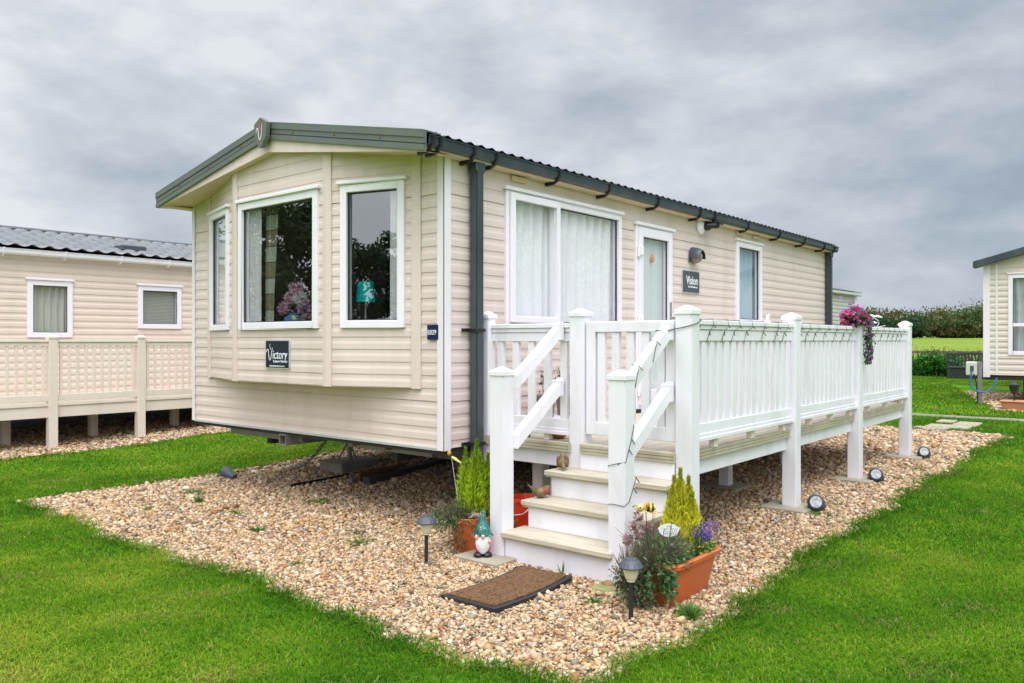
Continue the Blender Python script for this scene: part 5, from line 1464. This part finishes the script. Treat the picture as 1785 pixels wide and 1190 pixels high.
# right neighbour: gable end facing the camera
RB = thing('holiday_home', 'cream holiday home with blue curtains at the right edge of the view', 'holiday home', (19, -2.8, .1))
RP = plane((16.2, -4.66), (0, 1), (-1, 0))
w = (1.05, 3.2, 1.18, 2.95)
siding(RP, [(0, w[0], .73, 3.18), (w[1], 3.66, .73, 3.18), (w[0], w[1], .73, w[2]), (w[0], w[1], w[3], 3.18)], .73, (), .125, 1.2).build('front_wall', 'siding_far', RB)
MB(RP).add([(0, .004, 3.18), (3.66, .004, 3.18), (1.83, .004, 3.72)], [(0, 1, 2)]).build('gable', 'siding_far', RB)
q = MB(RP); q.box(3.55, 3.68, .0, .03, .68, 3.2); q.box(3.40, 3.44, .0, .02, .73, 3.2); q.build('corner_trim', 'trimwhite', RB)
rw = windowpart(RB, RP, *w, fw=.09, mull=(2.1,), transom=(1.84,), glass='glass2')
tag(curtain('curtain', 'greycurtain', RP, 1.1, 3.15, 1.2, 2.92, -.12, 14, .03), 'pale blue grey curtain behind the window of the right neighbouring home', 'curtain')
for sg_, e in ((1, 3.85), (-1, -.19)):
    q = MB(RP); vs = []
    for s_, z in ((1.83, 3.80), (e, 3.26)): vs += [(s_, -.1, z-.14), (s_, .22, z-.14), (s_, .22, z), (s_, -.1, z)]
    q.add(vs, [(0, 1, 2, 3), (7, 6, 5, 4), (0, 4, 5, 1), (1, 5, 6, 2), (2, 6, 7, 3), (3, 7, 4, 0)]); q.build('bargeboard', 'gutter', RB)
MB().box(16.23, 26, -4.66, -1.01, .62, .73).build('floor_pan', 'dark', RB)
siding(plane((16.2, -1.0), (1, 0), (0, 1)), [(0, 9.5, .73, 3.2)], .73, (), .125).build('side_wall', 'siding_far', RB)
for sg_, y in ((1, -.85), (-1, -4.8)): MB().add([(16.0, -2.83, 3.80), (25.9, -2.83, 3.80), (25.9, y, 3.25), (16.0, y, 3.25)], [(0, 1, 2, 3)]).build('roof', 'roofmain', RB)
MB().box(16.5, 16.7, -1.9, -1.7, .1, .7).build('support_leg', 'dark', RB)
# far home behind the main one
FB = thing('holiday_home', 'grey holiday home far behind the deck, right of the main home', 'holiday home', (19, 5.8, .1))
FP = plane((0, 4.0), (1, 0), (0, -1))
siding(FP, [(14, 22.3, .7, 3.0), (23.1, 23.8, .7, 3.0), (22.3, 23.1, .7, 1.4), (22.3, 23.1, 2.3, 3.0)], .7, (), .12).build('side_wall', 'siding_grey', FB)
MB().add([(23.8, 4.0, .7), (23.8, 7.6, .7), (23.8, 7.6, 3.0), (23.8, 5.8, 3.35), (23.8, 4.0, 3.0)], [(0, 1, 2, 3, 4)]).build('end_wall', 'siding_grey', FB)
q = MB(FP); q.box(23.6, 23.83, 0, .03, .68, 3.0); q.build('corner_trim', 'trimwhite', FB)
windowpart(FB, FP, 22.3, 23.1, 1.4, 2.3, fw=.08, glass='glass2')
V, F = tileroof(FP, 13.9, 24.0, .18, 3.08, -1.8, 3.45, .2, .4, .02, .02); raw('roof', V, F, 'roof', FB)
gutter(13.9, 24.0, fn=FP, mat='upvc', parent=FB, z=2.98)

# ---- behind the pitch on the right
L = Vector((15.87, -.964, g(15.87, -.964)))
hk = thing('hookup_post', 'grey electric hook-up box on a post with blue cable on the lawn', 'hook-up post', L)
MB().box(L.x-.04, L.x+.04, L.y-.04, L.y+.04, L.z, L.z+.93).build('post', 'steel', hk, bevel=.006)
q = MB(); q.box(L.x-.10, L.x+.06, L.y+.045, L.y+.26, L.z+.62, L.z+.93); q.build('meter_box', pbr('box_grey', (.56, .57, .50), .5), hk, bevel=.02)
q = MB(); q.box(L.x-.115, L.x-.101, L.y+.10, L.y+.17, L.z+.72, L.z+.84); q.build('socket', 'slategrey', hk, bevel=.006)
q = MB(); q.tube([(L.x-.13, L.y+.14, L.z+.72), (L.x-.14, L.y+.16, L.z+.5), (L.x-.14, L.y+.13, L.z+.36), (L.x-.1, L.y+.02, L.z+.27), (L.x-.05, L.y-.14, L.z+.27), (L.x, L.y-.26, L.z+.36), (L.x+.05, L.y-.32, L.z+.58)], .016, 7); q.build('blue_cable', 'bluecable', hk, smooth=60)
q = MB(); q.tube([(L.x-.1, L.y+.1, L.z+.66), (L.x-.09, L.y+.05, L.z+.45), (L.x-.05, L.y+.03, L.z)], .012, 6); q.build('black_cable', 'bracket', hk, smooth=60)
L = Vector((14.3, -1.95, g(14.3, -1.95)))
tb = thing('clay_trough', 'terracotta clay trough with a small black lamp at the right edge', 'planter', L)
q = MB(); q.frustum((L.x, L.y), L.z, L.z+.17, .14, .30, .17, .34); q.frustum((L.x, L.y), L.z+.1705, L.z+.205, .19, .36, .19, .36); q.build('pot', 'clay', tb, bevel=.01)
lp = thing('garden_lantern', 'small black lantern on a spike standing in the clay trough', 'garden light', (L.x, L.y+.12, L.z+.2))
MB().tube([(L.x-.05, L.y+.12, L.z+.2), (L.x-.05, L.y+.12, L.z+.34)], .018, 8).build('spike', 'lampblack', lp)
MB().lathe([(.03, .33), (.075, .40), (.10, .52), (.085, .525), (.04, .56), (0, .565)], 12, (L.x-.05, L.y+.12, L.z)).build('lantern_head', 'lampblack', lp)
for i, (x, y, a, b2, lb) in enumerate(((10.75, -1.32, .20, .13, 'small and farthest left'), (10.45, -1.68, .30, .17, 'wide and farthest right'), (9.85, -1.52, .22, .30, 'in the middle of the three'), (9.42, -1.36, .13, .24, 'nearest the gravel bed'))):
    z = g(x, y); o = MB().box(x-a, x+a, y-b2, y+b2, z-.01, z+.045).build('stepping_stone', 'slab', bevel=.01); tag(o, 'flat pale stepping stone in the lawn, '+lb, 'stepping stone', 'stepping stones in the lawn behind the gravel')

# storage bench
bx0 = Vector((29.0, 1.45, g(29, 1.45))); bdr = Vector((.25, -.968, 0)); bnr = Vector((-.968, -.25, 0))
be = thing('storage_bench', 'charcoal slatted garden bench with panelled storage base on the far lawn', 'bench', bx0)
BP = lambda p: bx0+bdr*p.x+bnr*p.y+Vector((0, 0, p.z))
q = MB(BP); q.box(-.78, .78, 0, .5, .03, .40)
q.build('storage_base', 'benchm', be, bevel=.01)
q = MB(BP); q.box(-.82, .82, .0, .54, .402, .44); q.build('seat', 'benchm', be, bevel=.01)
for k in range(22): MB(BP).box(-.76+k*.0715, -.745+k*.0715, .501, .512, .06, .38).build('panel_strip', 'lampblack', be)
q = MB(BP); q.prism([(-.8, .86), (.8, .86), (.8, .93), (.45, .93), (.2, .95), (0, .965), (-.2, .95), (-.45, .93), (-.8, .93)], 0, .05); q.build('top_rail', 'benchm', be)
for k in range(15):
    x = -.74+k*.1057; MB(BP).box(x-.022, x+.022, .005, .035, .44, .86).build('back_slat', 'benchm', be)
for x in (-.82, .76):
    q = MB(BP); q.box(x, x+.06, 0, .06, 0, .95); q.box(x, x+.06, .46, .52, 0, .64); q.box(x-.01, x+.07, .06, .55, .64, .68); q.build('arm', 'benchm', be, bevel=.004)

# post and rail fence behind the hedge
fz = lambda x, y: g(x, y)
fe = thing('rail_fence', 'weathered wooden post and rail fence between hedge and field', 'fence', (34, 3.5, fz(34, 3.5)))
for k in range(9):
    y = -6+k*2.4; z = fz(34, y)
    MB().box(33.95, 34.05, y-.05, y+.05, z, z+1.0).build('post', 'fencewood', fe)
for h_ in (.5, .88):
    MB().bar((34, -6, fz(34, -6)+h_), (34, 13.2, fz(34, 13.2)+h_), .05, .12).build('rail', 'fencewood', fe)
# hedge: clumps of laurel in front, dull scrub behind, each shrub its own
def shrub(x, y, r, n, cols, label, group, L=.075, W=.035, name='shrub', tw=True):
    z = g(x, y)
    t = thing(name, label, 'shrub', (x, y, z), group)
    parts = []
    for k in range(9):
        a = rng.random()*6.283; q = .55*rng.random()**.5
        c0 = (x+r[0]*q*math.cos(a), y+r[1]*q*math.sin(a), z+r[2]*(.25+.5*rng.random()))
        P, d = ball(n//9, c0, (r[0]*.5, r[1]*.5, r[2]*.42), .35); P[:, 2] = np.maximum(P[:, 2], z+.03)
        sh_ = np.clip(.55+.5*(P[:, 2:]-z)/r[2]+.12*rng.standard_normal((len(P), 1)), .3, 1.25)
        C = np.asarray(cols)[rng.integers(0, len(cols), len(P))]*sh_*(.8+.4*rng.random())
        parts.append(diamonds(P, d+.9*rng.standard_normal(d.shape), L*(.6+.7*rng.random(len(P))), W*(.6+.7*rng.random(len(P))), np.clip(C, .004, 1)))
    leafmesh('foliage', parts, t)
    mb = MB()
    for k in range(14 if tw else 5):
        a = rng.random()*6.283; q = rng.random()**.5
        mb.tube([(x+.3*r[0]*q*math.cos(a), y+.3*r[1]*q*math.sin(a), z), (x+r[0]*q*math.cos(a), y+r[1]*q*math.sin(a), z+r[2]*(.8+.45*rng.random()*tw))], [.012, .006], 4)
    mb.build('stems', 'bark', t)
    return t
for i, y in enumerate((7.6, 6.7, 5.8, 4.9, 4.0, 3.15, 2.4)):
    shrub(30.2+.3*math.sin(i*2), y, (.62, .68, .80), 1500, [(.035, .17, .012), (.06, .24, .018), (.025, .11, .012)], 'glossy bright green laurel shrub in the low hedge before the field', 'laurel shrubs of the hedge', name='laurel_shrub', tw=False)
for i, y in enumerate((8.2, 7.0, 5.8, 4.7, 3.6, 2.5, 1.6)):
    shrub(31.8+.3*math.cos(i*2), y, (.7, .8, 1.12-.03*i), 900, [(.05, .075, .03), (.08, .075, .035), (.06, .10, .04)], 'dull brownish scrub bush behind the laurel hedge', 'scrub bushes of the hedge', .05, .02, 'scrub_bush')

# ---- far wood across the field: one mass
def wood():
    parts = []
    pal = np.array([(.05, .10, .025), (.075, .115, .03), (.13, .10, .035), (.035, .075, .028), (.12, .12, .03), (.055, .085, .03), (.16, .125, .05)])
    for row, (dist, hm, w_) in enumerate(((128, 2.5, 1), (150, 4.0, 1), (185, 5.6, 1.0))):
        fx, fy = CAM[0]+FX*dist, CAM[1]+FY*dist
        for k in range(int(56)):
            lat = (k/55-.22)*dist*.95
            lat += rng.normal(0, .8)
            x, y = fx+FY*lat, fy-FX*lat
            z = g(x, y); hh = hm*(.68+.55*rng.random())*(1.08+.10*math.sin(k*.55+row)+.004*k); r = hh*.85*(.9+.4*rng.random())
            base = pal[rng.integers(0, len(pal))]*(.8+.5*rng.random())
            n = 1500
            for j in range(7):
                c0 = (x+r*.5*rng.standard_normal(), y+r*.5*rng.standard_normal(), z+hh*(.10+.60*rng.random()))
                P, d = ball(n//7, c0, (r*.62, r*.62, hh*.24), .1); P[:, 2] = np.maximum(P[:, 2], z+.1)
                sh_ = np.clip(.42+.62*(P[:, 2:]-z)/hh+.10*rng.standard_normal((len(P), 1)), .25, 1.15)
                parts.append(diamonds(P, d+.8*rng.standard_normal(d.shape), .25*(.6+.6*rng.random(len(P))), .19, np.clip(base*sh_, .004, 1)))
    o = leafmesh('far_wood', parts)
    tag(o, 'brown and green autumn wood along the far side of the field', 'wood', kind='stuff')
wood()

# ---- trees standing behind the photographer, seen mirrored in the windows
def tree(name, x, y, h, r, label, cols, n=4200, tr=.22, group=None, skirt=.32):
    z = g(x, y)
    t = thing(name, label, 'tree', (x, y, z), group)
    mb = MB(); pts = [Vector((x, y, z-.1)), Vector((x+.15, y, z+h*.3)), Vector((x, y+.2, z+h*.6)), Vector((x, y, z+h*.88))]
    mb.tube(pts, [tr, tr*.75, tr*.45, tr*.1], 9)
    tips = []
    for k in range(13):
        t0 = .28+.6*k/13; a = k*2.4+rng.random(); b0 = Vector((x, y, z+h*t0)); ln = r*(1.05-.6*abs(t0-.45))*(.7+.4*rng.random())
        e = b0+Vector((ln*math.cos(a), ln*math.sin(a), h*.12+.1*h*rng.random())); mb.tube([b0, (b0+e)/2+Vector((0, 0, .2)), e], [tr*.35, tr*.2, tr*.05], 5); tips += [e, (b0+e)/2]
    mb.build('trunk', 'bark', t, smooth=60)
    tips.append(Vector((x, y, z+h*.9)))
    parts = []
    for e in tips:
        P, d = ball(n//len(tips), e[:], (r*.36, r*.36, h*.10), .3)
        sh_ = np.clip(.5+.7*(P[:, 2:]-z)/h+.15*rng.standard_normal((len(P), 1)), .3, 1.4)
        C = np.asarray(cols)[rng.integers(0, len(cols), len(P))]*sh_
        parts.append(diamonds(P, d+.9*rng.standard_normal(d.shape), .16*h/9*(.6+.8*rng.random(len(P))), .09*h/9, np.clip(C, .004, 1)))
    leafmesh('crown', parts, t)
OAK = [(.022, .045, .012), (.035, .06, .016), (.05, .06, .02)]
PINE = [(.012, .03, .014), (.02, .04, .018)]
tree('oak_tree', -18.9, 28.5, 8.2, 3.6, 'broad dark oak mirrored in the centre bay window', OAK, 11000, .3)
for i, (x, y) in enumerate(((-22, 26), (-19.5, 29), (-17, 31.5), (-14, 33.5), (-11, 35))):  # unseen bushes added to darken the lower part of the bay window reflection
    shrub(x, y, (2.4, 2.4, 4.6), 2600, [(.015, .03, .01), (.025, .04, .012)], 'tall dark bush added under the oaks to darken the bay window reflection', 'bushes added to darken the reflection', .16, .09, 'added_dark_bush', False)
tree('oak_tree', -13.0, 33, 6.6, 2.8, 'smaller oak right of the broad one mirrored in the bay', OAK, 3000, .22)
for x, y, h, r, lb in ((-38, 12.5, 6.9, 1.9, 'tallest dark conifer mirrored in the right bay window'), (-38, 15.2, 5.6, 2.0, 'bushy conifer left of the tallest one mirrored in the right bay window'), (-39, 9.6, 6.0, 2.2, 'bushy conifer right of the tallest one mirrored in the right bay window'), (-40, 6.5, 5.2, 2.4, 'low spreading conifer at the end of the row mirrored in the bay')):
    tree('conifer_tree', x, y, h, r, lb, PINE, 7000, .2)
tree('oak_tree', -.4, 26, 9.0, 3.2, 'loose leafed tree beyond the left home mirrored in the narrow bay window', OAK, 3600, .25)
for x, y, h, r, lb in ((27, -18, 6.5, 3.2, 'round green tree mirrored in the door glass'), (24, -23, 7.2, 3.4, 'tall green tree mirrored in the wide side window'), (17, -25, 6.2, 3.2, 'short green tree mirrored at the left of the wide side window')):
    tree('broadleaf_tree', x, y, h, r, lb, [(.03, .07, .015), (.05, .09, .02)], 3000, .22)

# ================================================================== SKY, SUN, CAMERA
w = bpy.data.worlds.new('World'); sc.world = w; w.use_nodes = True
nt = w.node_tree; nt.nodes.clear()
out = N(nt, 'ShaderNodeOutputWorld')
SUN_EL, SUN_AZ = R(52), R(205)      # light comes from behind and right of the camera through cloud
sky = N(nt, 'ShaderNodeTexSky'); sky.sky_type = 'NISHITA'; sky.sun_disc = False
sdir = Vector((-.36, -.44, 1.0)).normalized()
sky.sun_elevation = math.asin(sdir.z); sky.sun_rotation = math.atan2(sdir.x, sdir.y)
bg1 = N(nt, 'ShaderNodeBackground'); bg1.inputs[1].default_value = .05
nt.links.new(sky.outputs[0], bg1.inputs[0])
tc = N(nt, 'ShaderNodeTexCoord'); sp = N(nt, 'ShaderNodeSeparateXYZ'); nt.links.new(tc.outputs['Generated'], sp.inputs[0])
def math_(op, a, b=None, clamp=False):
    m = N(nt, 'ShaderNodeMath', operation=op); m.use_clamp = clamp
    for i, v in enumerate((a, b)):
        if v is None: continue
        if isinstance(v, (int, float)): m.inputs[i].default_value = v
        else: nt.links.new(v, m.inputs[i])
    return m.outputs[0]
zc = math_('MAXIMUM', sp.outputs[2], 0.0)
den = math_('ADD', zc, .16)
cx = N(nt, 'ShaderNodeCombineXYZ'); nt.links.new(math_('DIVIDE', sp.outputs[0], den), cx.inputs[0]); nt.links.new(math_('DIVIDE', sp.outputs[1], den), cx.inputs[1])
# rotate so streaks run across the view
mp = N(nt, 'ShaderNodeMapping'); mp.inputs['Rotation'].default_value = (0, 0, R(-39.6)); mp.inputs['Scale'].default_value = (1.0, .72, 1); mp.inputs['Location'].default_value = (1.7, .6, 0)
nt.links.new(cx.outputs[0], mp.inputs[0])
nz = N(nt, 'ShaderNodeTexNoise'); nz.inputs['Scale'].default_value = 1.25; nz.inputs['Detail'].default_value = 8; nz.inputs['Roughness'].default_value = .56; nz.inputs['Distortion'].default_value = .25
nt.links.new(mp.outputs[0], nz.inputs['Vector'])
# lumpy cloud bellies in direction space
mp2 = N(nt, 'ShaderNodeMapping'); mp2.inputs['Scale'].default_value = (1, 1, 2.1); mp2.inputs['Location'].default_value = (.35, 1.9, .2)
nt.links.new(tc.outputs['Generated'], mp2.inputs[0])
nz2 = N(nt, 'ShaderNodeTexNoise'); nz2.inputs['Scale'].default_value = 4.2; nz2.inputs['Detail'].default_value = 9; nz2.inputs['Roughness'].default_value = .55; nz2.inputs['Distortion'].default_value = .1
nt.links.new(mp2.outputs[0], nz2.inputs['Vector'])
# side bias: brighter to the left (+y), darker to the right and low down
lat = math_('ADD', math_('MULTIPLY', sp.outputs[1], .7708), math_('MULTIPLY', sp.outputs[0], -.637))
t = math_('ADD', math_('MULTIPLY', nz.outputs['Fac'], .6), math_('MULTIPLY', nz2.outputs['Fac'], 2.5))
t = math_('ADD', t, math_('MULTIPLY', lat, .50))
t = math_('ADD', t, math_('MULTIPLY', zc, .5))
t = math_('ADD', t, -1.0)
rp = N(nt, 'ShaderNodeValToRGB'); nt.links.new(t, rp.inputs[0])
el = rp.color_ramp.elements
stops = [(.0, (.36, .435, .52)), (.25, (.44, .51, .59)), (.5, (.55, .61, .68)), (.75, (.67, .71, .77)), (1.0, (.82, .85, .89))]
while len(el) < len(stops): el.new(.5)
for e, (p_, c_) in zip(el, stops): e.position = p_; e.color = c_+(1,)
# cloud deck is brightest overhead and toward the veiled sun behind the camera
dt = N(nt, 'ShaderNodeVectorMath', operation='DOT_PRODUCT'); nt.links.new(tc.outputs['Generated'], dt.inputs[0]); dt.inputs[1].default_value = sdir[:]
gl = N(nt, 'ShaderNodeMapRange', interpolation_type='SMOOTHSTEP'); nt.links.new(dt.outputs['Value'], gl.inputs[0])
gl.inputs[1].default_value = .25; gl.inputs[2].default_value = 1.0; gl.inputs[3].default_value = 1.0; gl.inputs[4].default_value = 3.0
zen = N(nt, 'ShaderNodeMapRange', interpolation_type='SMOOTHSTEP'); nt.links.new(sp.outputs[2], zen.inputs[0])
zen.inputs[1].default_value = .38; zen.inputs[2].default_value = .9; zen.inputs[3].default_value = 1.0; zen.inputs[4].default_value = 1.6
bg2 = N(nt, 'ShaderNodeBackground'); nt.links.new(rp.outputs[0], bg2.inputs[0]); nt.links.new(math_('MULTIPLY', gl.outputs[0], zen.outputs[0]), bg2.inputs[1])
ad = N(nt, 'ShaderNodeMixShader'); ad.inputs[0].default_value = .94
nt.links.new(bg1.outputs[0], ad.inputs[1]); nt.links.new(bg2.outputs[0], ad.inputs[2])
nt.links.new(ad.outputs[0], out.inputs[0])

sl_ = bpy.data.lights.new('sun', 'SUN'); sl_.energy = 1.35; sl_.angle = R(28); sl_.color = (1, .965, .91)
so_ = bpy.data.objects.new('sun', sl_); COL.objects.link(so_); so_.rotation_euler = sdir.to_track_quat('Z', 'Y').to_euler(); so_.location = (-10, -15, 20)

cd = bpy.data.cameras.new('camera'); cam = bpy.data.objects.new('camera', cd); COL.objects.link(cam)
cd.sensor_width = 36; cd.lens = 1400/1785*36; cd.shift_y = -2/1785
cam.location = CAM; cam.rotation_euler = (R(90), 0, math.atan2(FY, FX)-math.pi/2)
cd.clip_start = .05; cd.clip_end = 3000
sc.camera = cam
sc.view_settings.view_transform = 'Standard'; sc.view_settings.look = 'None'; sc.view_settings.exposure = 0; sc.view_settings.gamma = 1
sc.render.engine = 'CYCLES'
sc.cycles.max_bounces = 8; sc.cycles.transparent_max_bounces = 12; sc.cycles.diffuse_bounces = 4; sc.cycles.glossy_bounces = 4
sc.cycles.use_denoising = True; sc.cycles.sample_clamp_indirect = 6
sc.render.resolution_x = 1024; sc.render.resolution_y = 683
